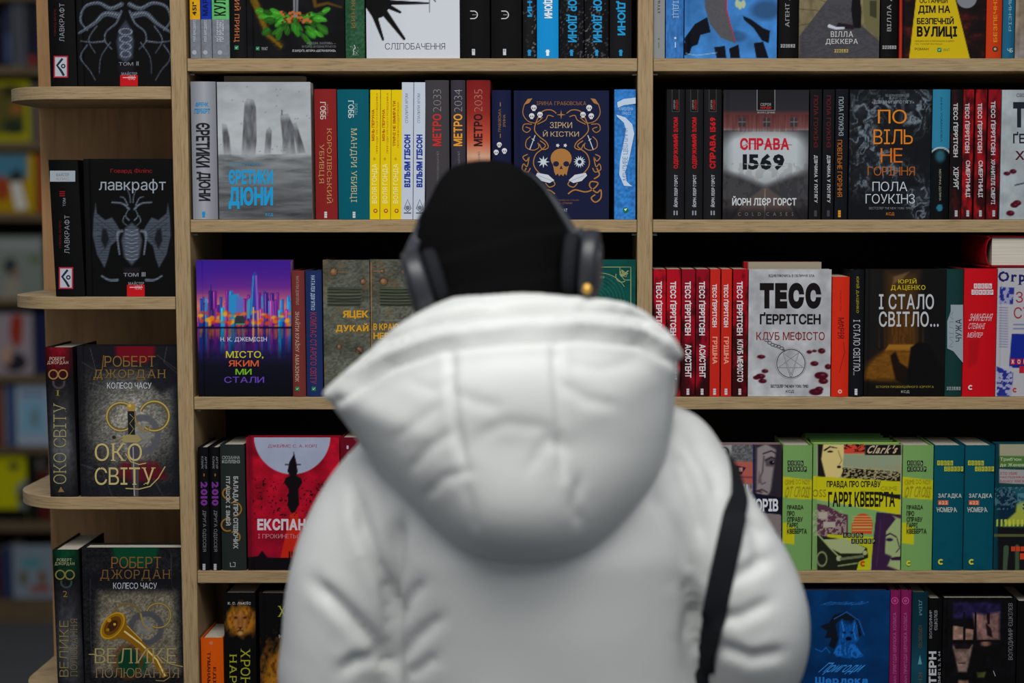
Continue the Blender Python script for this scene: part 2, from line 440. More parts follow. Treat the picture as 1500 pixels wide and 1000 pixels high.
for x, s in ((xL1, 1), (xM0, -1), (xM1, 1), (xR, -1)):
    for z in zs[1:5]:
        mb = MB(); c = np.array((x+s*.004, .022, z-BT-.003)); n = 10
        v = [c+np.array((dx, math.cos(t*2*math.pi/n)*.0022, math.sin(t*2*math.pi/n)*.0022)) for dx in (-.0035, .0035) for t in range(n)]
        mb.add(v, [(i, (i+1) % n, n+(i+1) % n, n+i) for i in range(n)]+[tuple(range(n))[::-1], tuple(range(n, 2*n))])
        mb.build('shelf_pin', M_METAL, case)
# ------------------------------------------------------------------ rounded end unit
end = empty('end_shelf_unit', ((xL0-.14), .13, 0))
tag(end, 'narrow oak end unit with round cornered shelves at the left side of the bookcase', 'shelf unit')
xe = P(-8, 300, 0)[0]
MB().box((xe, BD-.012, .02), (xL0-.0008, BD-.008, 2.25)).build('back_panel', M_WB, end, bevel=.0008)
RX, RY = .105, .125
for z in (ZT['F0']+.32, ZT['F0'], ZT['F1'], ZT['F2'], ZT['F3'], ZT['F3']-.31, .12):
    out = [(xL0-.0008, 0), (xL0-.0008, BD-.0125), (xe, BD-.0125)]
    n = 20
    for i in range(n+1):
        t = i/n*math.pi/2
        out.append((xe+RX-RX*math.cos(t), RY-RY*math.sin(t)))
    k = len(out); mb = MB()
    mb.add([(x, y, zz) for zz in (z-BT, z) for x, y in out], [tuple(range(k))[::-1] if False else tuple(range(k)), tuple(range(k, 2*k))[::-1]] + [(i, k+i, k+(i+1) % k, (i+1) % k) for i in range(k)])
    o = mb.build('rounded_shelf', M_WH, end, bevel=.001)

# ------------------------------------------------------------------ far bookcase on the left
far = empty('far_bookcase', P(20, 600, 4.0)*np.array((1, 1, 0)))
tag(far, 'dim far bookcase beyond the end unit with a brown base board', 'bookcase')
FY = 4.0
def fz(y): return P(30, y, FY)[2]
fx0, fx1 = P(-330, 400, FY)[0], P(420, 400, FY)[0]
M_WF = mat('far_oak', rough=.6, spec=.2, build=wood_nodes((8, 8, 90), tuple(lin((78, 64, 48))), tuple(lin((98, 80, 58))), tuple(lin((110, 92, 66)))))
for y0, y1 in ((-12, 0), (97, 109), (207, 219), (312, 323), (437, 447), (549, 561), (654, 665), (764, 778), (878, 916)):
    MB().box((fx0, FY-.005 if y1 > 900 else FY, fz(y1)), (fx1, FY+.3, fz(y0))).build('base_board' if y1 > 900 else 'shelf', M_WF, far)
MB().box((fx0, FY+.3, 0), (fx1, FY+.31, fz(-60))).build('back_panel', M_BACK, far)
for x in (-330, 420):
    X = P(x, 400, FY)[0]; MB().box((X-.01, FY-.004, 0), (X+.01, FY+.31, fz(-60))).build('upright', M_WF, far)
def farbook(label, x0, x1, y0, y1, art, ybase, shapes=()):
    a = P(x0, y0, FY+.02); b = P(x1, y1, FY+.02); zb = fz(ybase)+.001
    root = empty('book', ((a[0]+b[0])/2, FY+.02, zb)); tag(root, label, 'book', 'blurred books on the far bookcase')
    t = .02 if x1-x0 > 22 else .18
    c = lin(art)*G
    m = MB(); m.box((a[0], FY+.02, zb), (b[0], FY+.023, a[2]), c); m.box((a[0], FY+.017+t, zb), (b[0], FY+.02+t, a[2]), c)
    m.box((a[0], FY+.023, zb), (a[0]+.003, FY+.017+t, a[2]), c)
    m.build('cover', M_PRINT, root)
    MB().box((a[0]+.003, FY+.0232, zb+.003), (b[0]-.003, FY+.0168+t, a[2]-.004)).build('page_block', M_PAGE, root)
    if shapes:
        m = MB()
        for k, (kind, g, cc) in enumerate(shapes):
            if kind == 'e':
                x, y, rx, ry = g; pts = [(x+rx*math.cos(i*math.pi/8), y+ry*math.sin(i*math.pi/8)) for i in range(16)]
            else: pts = g if kind == 'p' else [(g[0], g[1]), (g[2], g[1]), (g[2], g[3]), (g[0], g[3])]
            pts = np.array(pts, float); m.add(PA(pts[:, 0], pts[:, 1], FY+.0195-.0006*k), [tuple(range(len(pts)))], lin(cc)*G)
        m.build('cover_picture', M_INK, root)
fb = farbook
fb('blurred dark blue spine on the top far shelf at the photo edge', -6, 6, 20, 97, (24, 28, 50), 97)
fb('blurred slate blue spine on the top far shelf', 7, 16, 10, 97, (45, 55, 80), 97, (('r', (8, 50, 15, 90), (70, 85, 120)),))
fb('blurred pale grey wide spine on the top far shelf', 17, 38, 5, 97, (88, 90, 96), 97, (('r', (25, 8, 30, 92), (60, 62, 70)),))
fb('blurred dark spine with a small red spot on the top far shelf', 39, 62, 6, 97, (34, 34, 52), 97, (('e', (48, 88, 5, 7), (150, 50, 30)), ('r', (41, 10, 50, 50), (30, 34, 30))))
fb('blurred yellow framed cover with a dark picture, second far shelf', -22, 45, 119, 207, (158, 150, 22), 207, (('r', (-12, 126, 36, 196), (88, 80, 34)), ('e', (20, 185, 16, 12), (40, 52, 34)), ('e', (24, 160, 9, 7), (150, 90, 40)), ('r', (4, 124, 24, 142), (50, 48, 20))))
fb('blurred grey spine beside the yellow framed cover', 46, 54, 122, 207, (100, 96, 96), 207)
fb('blurred orange brown spine at the right end of the second far shelf', 55, 72, 122, 207, (120, 84, 56), 207)
fb('blurred sky blue and yellow cover with a white shape, third far shelf', -25, 52, 225, 312, (170, 130, 20), 312, (('r', (-20, 226, 40, 262), (70, 120, 140)), ('e', (24, 262, 10, 14), (40, 44, 40)), ('p', [(15, 268), (30, 265), (40, 305), (24, 308)], (205, 200, 190)), ('e', (2, 276, 12, 18), (150, 60, 30)), ('r', (42, 228, 50, 310), (180, 150, 20))))
fb('blurred orange spine beside the sky blue and yellow cover', 53, 72, 225, 312, (150, 70, 36), 312)
fb('blurred pale grey green cover with a dark head on it, fourth far shelf', -25, 64, 346, 437, (122, 128, 118), 437, (('e', (15, 390, 10, 12), (48, 54, 58)), ('e', (22, 402, 6, 10), (130, 100, 84)), ('p', [(0, 437), (8, 408), (28, 406), (34, 437)], (140, 134, 118)), ('e', (50, 380, 8, 6), (95, 108, 78)), ('r', (-6, 352, 60, 368), (138, 142, 138))))
fb('blurred pinkish white cover with a red figure, fifth far shelf', -20, 49, 459, 549, (152, 138, 142), 549, (('p', [(16, 462), (34, 462), (32, 500), (22, 512), (14, 490)], (150, 50, 30)), ('e', (22, 530, 18, 14), (44, 40, 50)), ('e', (10, 520, 8, 14), (180, 140, 120))))
fb('blurred navy spine beside the pinkish white cover', 50, 74, 459, 549, (34, 38, 72), 549)
fb('blurred dark red spine at the photo edge, sixth far shelf', -8, 4, 565, 654, (120, 44, 28), 654)
fb('blurred white spine on the sixth far shelf', 5, 11, 566, 654, (150, 145, 150), 654)
fb('blurred cobalt blue spine on the sixth far shelf', 12, 21, 564, 654, (40, 78, 140), 654)
fb('blurred white cover with a pale blue picture, sixth far shelf', 22, 78, 564, 654, (158, 170, 184), 654, (('r', (30, 585, 66, 635), (125, 168, 190)), ('e', (51, 612, 5, 14), (110, 130, 130)), ('r', (30, 574, 64, 580), (110, 130, 160))))
fb('blurred lemon yellow cover with grey spots, seventh far shelf', -30, 40, 668, 763, (190, 182, 16), 763, (('e', (20, 683, 8, 6), (70, 72, 40)), ('p', [(24, 712), (40, 700), (40, 745), (28, 745)], (110, 118, 120)), ('e', (32, 728, 6, 10), (50, 56, 60)), ('r', (-24, 745, 40, 763), (20, 20, 18))))
fb('blurred black spine beside the lemon yellow cover', 41, 55, 672, 763, (20, 22, 22), 763)
fb('blurred dark red spine at the right end of the seventh far shelf', 56, 78, 690, 763, (84, 32, 28), 763)
fb('blurred plum spine on the lowest far shelf', -8, 4, 804, 878, (66, 40, 50), 878)
fb('blurred indigo spine on the lowest far shelf', 5, 17, 800, 878, (40, 58, 96), 878)
fb('blurred white picture cover with two small figures, lowest far shelf', 18, 84, 799, 878, (130, 140, 150), 878, (('e', (46, 824, 16, 7), (80, 140, 145)), ('e', (34, 846, 6, 12), (100, 100, 70)), ('e', (62, 846, 6, 12), (120, 90, 60)), ('r', (44, 858, 74, 866), (150, 70, 50))))
# ------------------------------------------------------------------ books, top shelf
WHT = (205, 208, 212); BLK = (16, 16, 17); CY = (30, 150, 205)
def I(): return Ink()
TOPG = 'books on the top shelf of the left bay'
def ksd(i, x, y, c=(200, 200, 200), h=11, w=4): return i.R(x-w/2, y-h, x+w/2, y, c).R(x-w/2-.5, y-h*.75, x+w/2+.5, y-h*.7, tuple(np.array(c)*.4)).R(x-w/2, y-h*.4, x+w/2, y-h*.35, tuple(np.array(c)*.4))
def vivat(i, x, y, s=1.): return i.R(x-3*s, y-3*s, x+3*s, y+3*s, (40, 120, 80)).G([(x-2*s, y-1*s), (x-.5*s, y+1.6*s), (x+2.6*s, y-2.4*s), (x-.4*s, y+.4*s)], (220, 235, 225))
for n_, x0, x1, c, lab in ((0, 277.6, 292.5, (215, 160, 24), 'mustard yellow over grey'), (1, 293.4, 309, (26, 52, 158), 'cobalt blue over grey'), (2, 310, 335, (96, 178, 104), 'mint green over grey')):
    i = I().T(('451° ЗА Ф', 'МАРСІАН', 'КУЛЬБАБ')[n_], x0+4, -32, x1-4, 23, (24, 22, 18) if n_ != 1 else (12, 22, 70), 'u', .03)
    i.T('РЕЙ БРЕДБЕРІ', x0+5, 30, x1-5, 61, (178, 182, 190), 'u', .02).C((x0+x1)/2, 77, 3.4, (160, 164, 172))
    book('upright spine, %s, on the top left shelf' % lab, x0, x1, -95, 84.6, 'A', 'spine', (lambda c: lambda A: A.fill((118, 122, 132)).poly(c, [(0, -400), (900, -400), (900, 27.5), (0, 27.5)]).mot(.06, 3))(c), i, TOPG, hard=False, curve=.002)
i = I().T('ЖОРСТОКИЙ ПРИНЦ', 343, -60, 353, 62, (190, 110, 62), 'd', .0, 1); vivat(i, 347, 70)
book('black spine with copper lettering beside the plant cover, top left shelf', 336.5, 360, -112, 84.6, 'A', 'spine', (24, 22, 24), i, TOPG)
def a(A):
    A.fill((20, 20, 22)).mot(.25, 20)
    A.line((92, 70, 18), [(366, -40), (372, 0), (384, 28), (392, 50), (412, 68)], 13, 4, 3); A.mix(A.n(3, 2, 3)*.5*np.clip(1-A.dist([(370, -10), (390, 45), (410, 66)])[0]/9, 0, 1), (165, 120, 20))
    A.line((120, 122, 126), [(433, -70), (433, 22)], 9, 7); A.line((60, 62, 66), [(433, -70), (433, 20)], 2, 2)
    r = random.Random(4)
    for k in range(46):
        an = r.uniform(-.35, math.pi+.35); rr = r.uniform(10, 44)
        x, y = 432+rr*math.cos(an)*1.25, 24+rr*math.sin(an)*.85
        g = r.uniform(.5, 1.1); A.circ((60*g, 150*g, 40*g), x, y, r.uniform(6, 12), r.uniform(2.5, 5), 1.2, .9, an+r.uniform(-.5, .5)); A.line((110*g, 190*g, 70*g), [(x-5*math.cos(an), y-5*math.sin(an)), (x+6*math.cos(an), y+6*math.sin(an))], 1, .5)
    for k in range(22):
        A.circ((180, 100, 50), 433+r.uniform(-22, 22), 24+r.uniform(-7, 8), 2.6, 2.2, 1); A.circ((90, 40, 24), 433+r.uniform(-22, 22), 24+r.uniform(-7, 8), 1.6)
    A.line((90, 65, 20), [(455, -30), (462, 8), (480, 4), (500, 10)], 7, 2, 3)
i = I().T('ЖОРСТОКИЙ', 392, -90, 476, -72, (190, 120, 60), 0, 0, 1).T('«РОЗКІШНА, ЗАХОПЛИВА» —', 449, 61.5, 492, 65.5, (120, 120, 122)).T('ЧИ ПОМРЕШ, ВИ ПОВИННІ ПРОЧИТАТИ', 442, 66.5, 492, 70.5, (110, 110, 112)).T('ЛІ БАРДУҐО, АВТОРКА «ШІСТКИ ВОРОНІВ»', 428, 72, 492, 76.5, (170, 170, 172), 0, .02)
vivat(i, 377.5, 71, .9); i.T('VIVAT', 383, 69, 392, 73.5, (170, 170, 172))
book('face out black cover with green leaves and orange flowers, top left shelf', 361, 504, -112, 84.8, 'A', 'face', a, i, TOPG, thick=.04)
i = I().T('НОДОРОЖНИЙ', 514, -60, 522, 42, (150, 98, 42), 'd', -.01, 1)
r_ = random.Random(2)
for k in range(24): i.C(519+r_.uniform(-6, 6), 74+r_.uniform(-6, 7), .6, (150, 160, 150), n=6)
i.L([(519, 66), (521, 70), (518, 74), (519, 80)], 1, (190, 195, 190))
book('dark green cloth spine left of the white hands cover, top left shelf', 505.5, 533.5, -100, 85, 'A', 'spine', lambda A: A.fill((44, 82, 58)).mot(.25, 3), i, TOPG)
def a(A):
    A.vg([(-110, (196, 200, 208)), (85, (206, 209, 216))]).hg([(536, (190, 194, 203)), (600, (206, 209, 216)), (673, (206, 209, 216))], .5)
    for pts, w0, w1 in (([(533, -5), (548, 20), (561, 57)], 13, 3.4), ([(545, -5), (565, 20), (592, 56)], 15, 4), ([(555, -2), (568, 8), (586, 17)], 11, 3.6), ([(540, 2), (580, 3), (627, 4)], 10, 2.5), ([(536, -30), (560, -20), (600, -24), (640, -40)], 14, 3), ([(630, -20), (634, -5), (638, 2)], 5, 1)):
        A.line((14, 14, 16), pts, w0, w1)
    A.poly((14, 14, 16), [(530, -60), (566, -20), (574, 6), (560, 24), (548, 28), (536, 10), (530, 0)]); A.line((60, 60, 64), [(629, -10), (629, 17)], .8)
i = I().T('СЛІПОБАЧЕННЯ', 564, 63, 652, 72.5, (46, 46, 52), 0, -.012)
book('face out white cover with black reaching hands, top left shelf', 536, 673, -112, 84.6, 'A', 'face', a, i, TOPG, hard=False)
for x0, x1, lab in ((675, 717, 'left'), (719.5, 763.5, 'right')):
    xm = (x0+x1)/2-2; i = I()
    i.ring(xm, 22, 5.5, 1.3, (205, 205, 208), t0=-90, t1=90).R(xm-5, 15.9, xm+.5, 17.2, (205, 205, 208)).R(xm-5, 26.9, xm+.5, 28.2, (205, 205, 208)).R(xm-2, 21.5, xm+4, 22.4, (150, 150, 155))
    i.R(xm-2.5, 72, xm+2, 81, (200, 202, 206)).R(xm-1.4, 73, xm+.6, 76, (150, 150, 156))
    book('%s of two thick matt black spines with a small white arc mark, top left shelf' % lab, x0, x1, -112, 84.8, 'A', 'spine', (17, 17, 18), i, TOPG)
def spk(c):
    def f(A):
        A.fill(c); m = (A.n(1.6, 1.6, 5, 2) > .78)*1.; m2 = A.n(18, 30, 8)
        A.mix(m*m2*.8, (150, 150, 155))
    return f
DU = ((766, 785, spk((30, 29, 30)), (34, 140, 195), 'ДЮНИ', -30, 25, 'narrow speckled black spine with blue lettering left of the bright blue one'),
      (786.5, 818, (24, 140, 205), (235, 238, 240), 'БОГ-ІМПЕРАТОР ДЮНИ', -80, 27, 'bright sky blue spine with white lettering'),
      (819.5, 855, spk((22, 22, 24)), (34, 145, 200), 'ІМПЕРАТОР ДЮНИ', -60, 62, 'first wide speckled black spine right of the bright blue one'),
      (856.5, 891.5, spk((22, 22, 24)), (34, 145, 200), 'ІМПЕРАТОР ДЮНИ', -60, 62, 'second wide speckled black spine right of the bright blue one'),
      (893.5, 925, (26, 26, 28), (34, 145, 200), 'КАПІТУЛ: ДЮНА ДЮНИ', -140, 52, 'plain black spine with blue lettering against the middle upright'))
for x0, x1, c, tc, s, ya, yb, lab in DU:
    i = I().T(s, x0+(x1-x0)*.28, ya, x0+(x1-x0)*.72, yb, tc, 'd', .035, gap=.06); xm = (x0+x1)/2
    i.R(xm-2, 73, xm+2, 82, tc).R(xm-3, 75, xm+3, 76.5, tc)
    book(lab+', top left shelf', x0, x1, -112, 84.8, 'A', 'spine', c, i, TOPG)
TRG = 'books on the top shelf of the right bay'
i = I().T('ЯВИЩІ', 963, -20, 967, 20, (70, 72, 72), 'd').R(964.5, 62, 965.5, 70, (90, 92, 92)).C(965, 57, 1.2, (90, 92, 92))
book('pale grey spine right of the middle upright, top right shelf', 957.5, 974, -100, 85, 'A', 'spine', (136, 138, 138), i, TRG, hard=False)
i = I().T('..ЛЮДИ І ІДЦІ', 984, -50, 994, 27, (150, 180, 205), 'd', .0).R(988.5, 62, 989.8, 70, (200, 215, 225)).C(989, 56, 1.6, (190, 210, 225))
book('medium blue spine beside the blue and grey cover, top right shelf', 975.5, 1001.5, -112, 84, 'A', 'spine', lambda A: A.fill((56, 112, 178)).mot(.15, 3, 8), i, TRG)
def a(A):
    A.vg([(-110, (54, 110, 175)), (85, (62, 124, 190))]).mot(.12, 16)
    A.circ((44, 74, 110), 1122, 14, 22, 14, 8, .8); A.circ((40, 66, 96), 1080, 52, 14, 8, 5, .6)
    A.poly((16, 20, 28), [(1002, 56), (1018, 34), (1036, 24), (1041, 46), (1026, 50), (1022, 64), (1006, 70)]); A.poly((16, 20, 28), [(1002, 62), (1016, 58), (1010, 78), (1002, 80)])
    A.poly((88, 86, 90), [(1034, -40), (1032, 8), (1040, 34), (1056, 54), (1077, 62), (1073, 42), (1064, 16), (1064, -40)], 1)
    A.mix(A.n(2, 2, 4)*.25*(A.sd([(1034, -40), (1032, 8), (1040, 34), (1056, 54), (1077, 62), (1073, 42), (1064, 16), (1064, -40)]) < 0), (50, 50, 56))
    A.line((176, 40, 60), [(1064, -30), (1064, 12), (1070, 36), (1077, 60)], 2.2, 1)
    for q in ((1080, 4), (1084, 7), (1089, 5)): A.circ((170, 184, 150), q[0], q[1], 3.2, 6, 1)
    A.poly((16, 20, 28), [(1088, 22), (1100, 27), (1118, 40), (1128, 44), (1126, 62), (1116, 58), (1104, 40), (1090, 28)])
    A.poly((16, 20, 28), [(1046, 68), (1062, 66), (1064, 84), (1050, 84)]); A.poly((16, 20, 28), [(1068, 70), (1082, 64), (1084, 84), (1070, 84)]); A.poly((16, 20, 28), [(1104, 62), (1118, 60), (1126, 84), (1108, 84)])
    A.line((150, 180, 205), [(1005, 77), (1020, 80), (1050, 76)], 1)
book('face out blue cover with grey and black paint shapes, top right shelf', 1003, 1138.5, -112, 84.2, 'A', 'face', a, None, TRG)
fab = lambda i, x, y, c, wd=20: [i.R(x+k*wd/6, y, x+k*wd/6+wd/7.5, y+5, c) for k in range(6)] and i.T('FABULA', x, y+1, x+wd-1, y+4, tuple(np.array(c)*.3))
i = I().T('АГЕНТ ДІККЕРА', 1150, -50, 1157, 40, (165, 165, 168), 'u', -.005, 1); fab(i, 1143, 65, (150, 150, 152), 22)
book('black spine left of the cobbled street cover, top right shelf', 1141, 1169.5, -108, 84.4, 'A', 'spine', (20, 19, 20), i, TRG)
def a(A):
    A.vg([(-110, (120, 110, 84)), (20, (116, 106, 78)), (85, (92, 84, 64))]).mot(.15, 6, 10)
    for k in range(6): A.line((80, 70, 50), [(1171, -60+k*24), (1226, -10+k*9)], 1.2, .8)
    A.poly((72, 70, 74), [(1226, -20), (1240, -20), (1262, 36), (1289, 60), (1289, 90), (1171, 90), (1171, 52)]); A.mix((A.n(5, 2, 6) > .5)*(A.Y > 5)*.25*(A.sd([(1226, -20), (1240, -20), (1262, 36), (1289, 60), (1289, 90), (1171, 90), (1171, 52)]) < 0), (46, 46, 52))
    A.poly((104, 98, 66), [(1262, -40), (1289, -40), (1289, 56), (1266, 34)]); A.poly((60, 58, 40), [(1274, 0), (1284, 0), (1284, 26), (1274, 22)])
    A.poly((20, 18, 22), [(1249, -20), (1258, -20), (1262, 16), (1261, 40), (1250, 40), (1247, 14)]); A.poly((34, 28, 36), [(1228, 32), (1252, 36), (1250, 42), (1224, 40)]); A.line((190, 195, 205), [(1215, 37), (1224, 40), (1236, 40)], 5, 3)
i = I().T('ВІЛЛА', 1217, 46, 1250, 54, (200, 200, 198), 0, 0, 1).T('ДЕККЕРА', 1209, 57, 1257, 65.5, (200, 200, 198), 0, 0, 1); fab(i, 1222, 72, (170, 150, 90), 21)
book('face out cover with a cobbled street and a dark figure, top right shelf', 1171, 1289, -112, 84.2, 'A', 'face', a, i, TRG)
i = I().T('ВІЛЛА ДЕККЕРА', 1299, -55, 1306, 46, (165, 165, 168), 'u', -.005, 1); fab(i, 1292, 67, (150, 150, 152), 21)
book('black spine right of the cobbled street cover, top right shelf', 1291, 1315.5, -108, 84.4, 'A', 'spine', (20, 19, 20), i, TRG)
def a(A):
    A.fill((24, 18, 20)); A.mix(A.n(14, 9, 3)**3*.9, (90, 30, 26)); A.poly((196, 168, 22), [(1352, -90), (1378, -90), (1422, 90), (1331, 90)], 1)
    A.circ((120, 122, 130), 1416, -4, 15)
    A.line((170, 44, 30), [(1320, -120), (1319, 100)], 4)
i = I().T('ОСТАННІЙ', 1347, -4, 1388, 4.5, (20, 18, 16), 0, .02, gap=.05).T('ДІМ НА', 1345, 8, 1392, 21, (20, 18, 16), 0, .03, gap=.05).T('БЕЗПЕЧНІЙ', 1343, 24, 1397, 35.5, (20, 18, 16), 0, .03, gap=.05).T('ВУЛИЦІ', 1343, 38.5, 1402, 56.5, (20, 18, 16), 0, .045, gap=.05)
i.T('СЕРЕДИНА НОЧІ В ПОРОЖНЬОМУ БУДИНКУ', 1340, 59, 1398, 61.5, (120, 100, 24)).T('НА ТИХІЙ ВУЛИЦІ', 1340, 63, 1380, 65.5, (120, 100, 24)).T('РОМАН', 1340, 70, 1360, 73.5, (70, 60, 20)); vivat(i, 1376, 73, 1); i.T('VIVAT', 1381, 71, 1391, 75, (110, 130, 50))
book('face out black and yellow triangle cover, top right shelf', 1318, 1444.5, -112, 84.2, 'A', 'face', a, i, TRG)
i = I().T('БЕЗПЕЧНІЙ ВУЛИЦІ', 1453, -70, 1461, 62, (206, 130, 24), 'u', .02).C(1457, 72, 4, (60, 50, 40)).C(1457, 72, 2, (190, 150, 120))
book('vermilion spine with orange lettering, top right shelf', 1446, 1468.5, -108, 84.4, 'A', 'spine', (186, 56, 24), i, TRG)
i = I().T('РІЗНИЙ ДУЕТ', 1475.5, -50, 1482, 46, (120, 160, 176), 'u', .0).T('ЧБ', 1475, 71, 1483, 77, (150, 180, 190), 0, .02)
book('teal spine near the right photo edge, top right shelf', 1470, 1487, -108, 84.4, 'A', 'spine', (32, 92, 122), i, TRG)
book('face out beige cover cut by the right photo edge, top right shelf', 1488.5, 1600, -112, 84.4, 'A', 'face', lambda A: A.vg([(-110, (150, 140, 128)), (20, (134, 116, 98)), (90, (128, 120, 118))]).mot(.2, 14), None, TRG)

# ------------------------------------------------------------------ second shelf, left bay
BG = 'books on the second shelf of the left bay'
i = I().T('ФРЕНК', 287, 149.5, 305.5, 156, (24, 140, 196), 0, .03).T('ГЕРБЕРТ', 285.5, 159, 308, 166, (24, 140, 196), 0, .03, gap=.05).T('ЄРЕТИКИ', 287.5, 180, 308, 245, (30, 32, 36), 'd', .03, gap=.05).T('ДЮНИ', 288.5, 251.5, 309, 294, (30, 32, 36), 'd', .03, gap=.05).C(299, 312, 2.6, (24, 140, 196)).R(297, 312, 301, 318, (24, 140, 196))
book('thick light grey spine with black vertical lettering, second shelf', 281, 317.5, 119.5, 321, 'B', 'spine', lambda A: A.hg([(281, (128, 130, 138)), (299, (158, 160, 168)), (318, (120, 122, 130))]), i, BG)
def a(A):
    A.vg([(118, (162, 166, 172)), (190, (176, 180, 184)), (226, (170, 174, 178)), (234, (120, 123, 126)), (262, (112, 115, 118)), (285, (84, 86, 88)), (322, (66, 68, 70))]).mot(.06, 24, 14)
    g = (A.Y > 226); A.mix(g*A.n(50, 7, 2)*.5, (150, 152, 156)); A.mix(g*A.n(30, 5, 9)**2*.5, (50, 52, 54))
    for pts in ([(325, 181), (332, 182), (336, 200), (339, 228), (328, 229)], [(358, 150), (362, 144), (372, 146), (375, 158), (376, 205), (374, 227), (354, 227), (356, 190)], [(390, 190), (395, 185), (398, 190), (397, 225), (387, 225)], [(410, 168), (422, 166), (430, 185), (433, 225), (413, 227), (414, 205)], [(428, 181), (434, 179), (448, 224), (436, 224)]):
        top = min(q[1] for q in pts); m = np.clip(.5-A.sd(pts)/1.5, 0, 1); sh = .45+.5*A.n(5, 22, 4)
        k = np.clip((A.Y-top)/12, 0.35, 1)*np.clip((232-A.Y)/26, .25, 1); A.mix(m*k*sh*1.2*.9, (74, 76, 80))
    A.line((70, 72, 74), [(413, 168), (413, 161)], 1.4)
    r = random.Random(3)
    for k in range(26): A.circ((84, 86, 90), r.uniform(322, 454), r.uniform(124, 228), .8, .7, 1, .7)
i = I().T('ФРЕНК ГЕРБЕРТ', 336, 238, 383, 242.5, (60, 140, 175), 0, 0, gap=.15).T('ЄРЕТИКИ', 335, 248.5, 400, 270, CY, 0, .045, gap=.05).T('ДЮНИ', 335, 273.5, 400, 306, CY, 0, .05, gap=.06).T('КСД', 389, 312, 400, 317, CY, 0, .02, gap=.15)
book('face out grey misty cover with stone pillars and blue lettering, second shelf', 319.5, 456, 120, 321.3, 'B', 'face', a, i, BG, hard=False)
book('taupe book standing behind the misty pillars cover, only its top visible', 330, 448, 111.5, 321, 'B', 'face', (120, 108, 90), None, BG, hard=False, Yf=.038, thick=.02)
book('grey book edge behind the misty pillars cover at its right side', 440, 462, 124, 320, 'B', 'spine', (86, 86, 84), None, BG, Yf=.080, depth=.1)
i = I().T('РОБІН', 474, 153, 481, 169, (170, 110, 100), 'd', 0).T('ГОББ', 469.5, 149, 477.5, 175, (215, 205, 195), 'd', 0, 1).T('КОРОЛІВСЬКИЙ', 479.5, 188, 488, 298, (196, 150, 96), 'd', -.012, 1).T('УБИВЦЯ', 467, 211, 475, 269, (196, 150, 96), 'd', -.012, 1); ksd(i, 477.5, 319, h=9)
book('brick red spine with gold lettering between the misty cover and a teal spine', 461.5, 493.5, 130.5, 321, 'B', 'spine', (132, 36, 36), i, BG)
i = I().T('РОБІН', 519, 152, 524, 168, (110, 160, 165), 'd', 0).T('ГОББ', 510.5, 147, 518.5, 173, (215, 225, 225), 'd', 0, 1).T('МАНДРИ УБИВЦІ', 513, 188, 523, 296, (205, 195, 150), 'd', -.012, 1); ksd(i, 519, 319, h=9)
book('wide teal spine with cream lettering, second shelf', 495, 541, 131, 322, 'B', 'spine', (0, 88, 102), i, BG)
Y0 = (226, 196, 14)
for k, (x0, x1) in enumerate(((542, 556.5), (557.3, 572.3), (573, 588.5))):
    i = I().T('ТРИЧІ НЕ ВМИРАТИ' if k == 2 else 'МІНЬ ПЕРУНА', x0+2.6, 148 if k == 2 else 160, x0+6.6, 214 if k == 2 else 206, (188, 84, 20), 'u', .02).T('ПРИГОДИ ТРЕТЬОГО РОЗВІДНИКА' if k != 2 else 'ПЕРЕТИНИ РОЗДОРІЖЖЯ', x0+9, 136 if k < 2 else 150, x0+12, 224 if k < 2 else 216, (196, 110, 30), 'u', -.01)
    i.T('ВОЛЯ ГОНДА', x0+3, 240, x0+11.5, 298, (240, 226, 140), 'u', .02).G([(x0+6.5, 230), (x0+8.5, 232.5), (x0+6.5, 235), (x0+4.5, 232.5)], (196, 150, 20)).C(x0+8, 308.5, 3, (170, 70, 24)).C(x0+8, 308.5, 1.6, (226, 190, 60))
    book('%s of three thin yellow spines with orange lettering, second shelf' % ('leftmost', 'middle', 'rightmost')[k], x0, x1, 131.5, 321.5, 'B', 'spine', Y0, i, BG, hard=False, lean=-3)
for k, (x0, x1) in enumerate(((588.2, 605), (606, 622.5))):
    i = I().T('СПАЛИТИ ХРОМ', x0+5.5, 137, x0+9.5, 180, (96, 100, 116), 'u', -.02).T('ВІЛЬЯМ ГІБСОН', x0+4, 197, x0+13, 274, (20, 48, 150), 'u', .05, gap=.05)
    i.L([(x0+9, 292), (x0+14, 305), (x0+9, 310), (x0+4, 305)], 1, (70, 74, 88), True).C(x0+9, 304, 3, (110, 116, 130)).R(x0+3.5, 311, x0+14, 312.5, (80, 84, 96))
    book('%s of two thin white spines with bold blue lettering, second shelf' % ('left', 'right')[k], x0, x1, 120.5, 321.5, 'B', 'spine', (192, 200, 214), i, BG, hard=False, lean=-3)
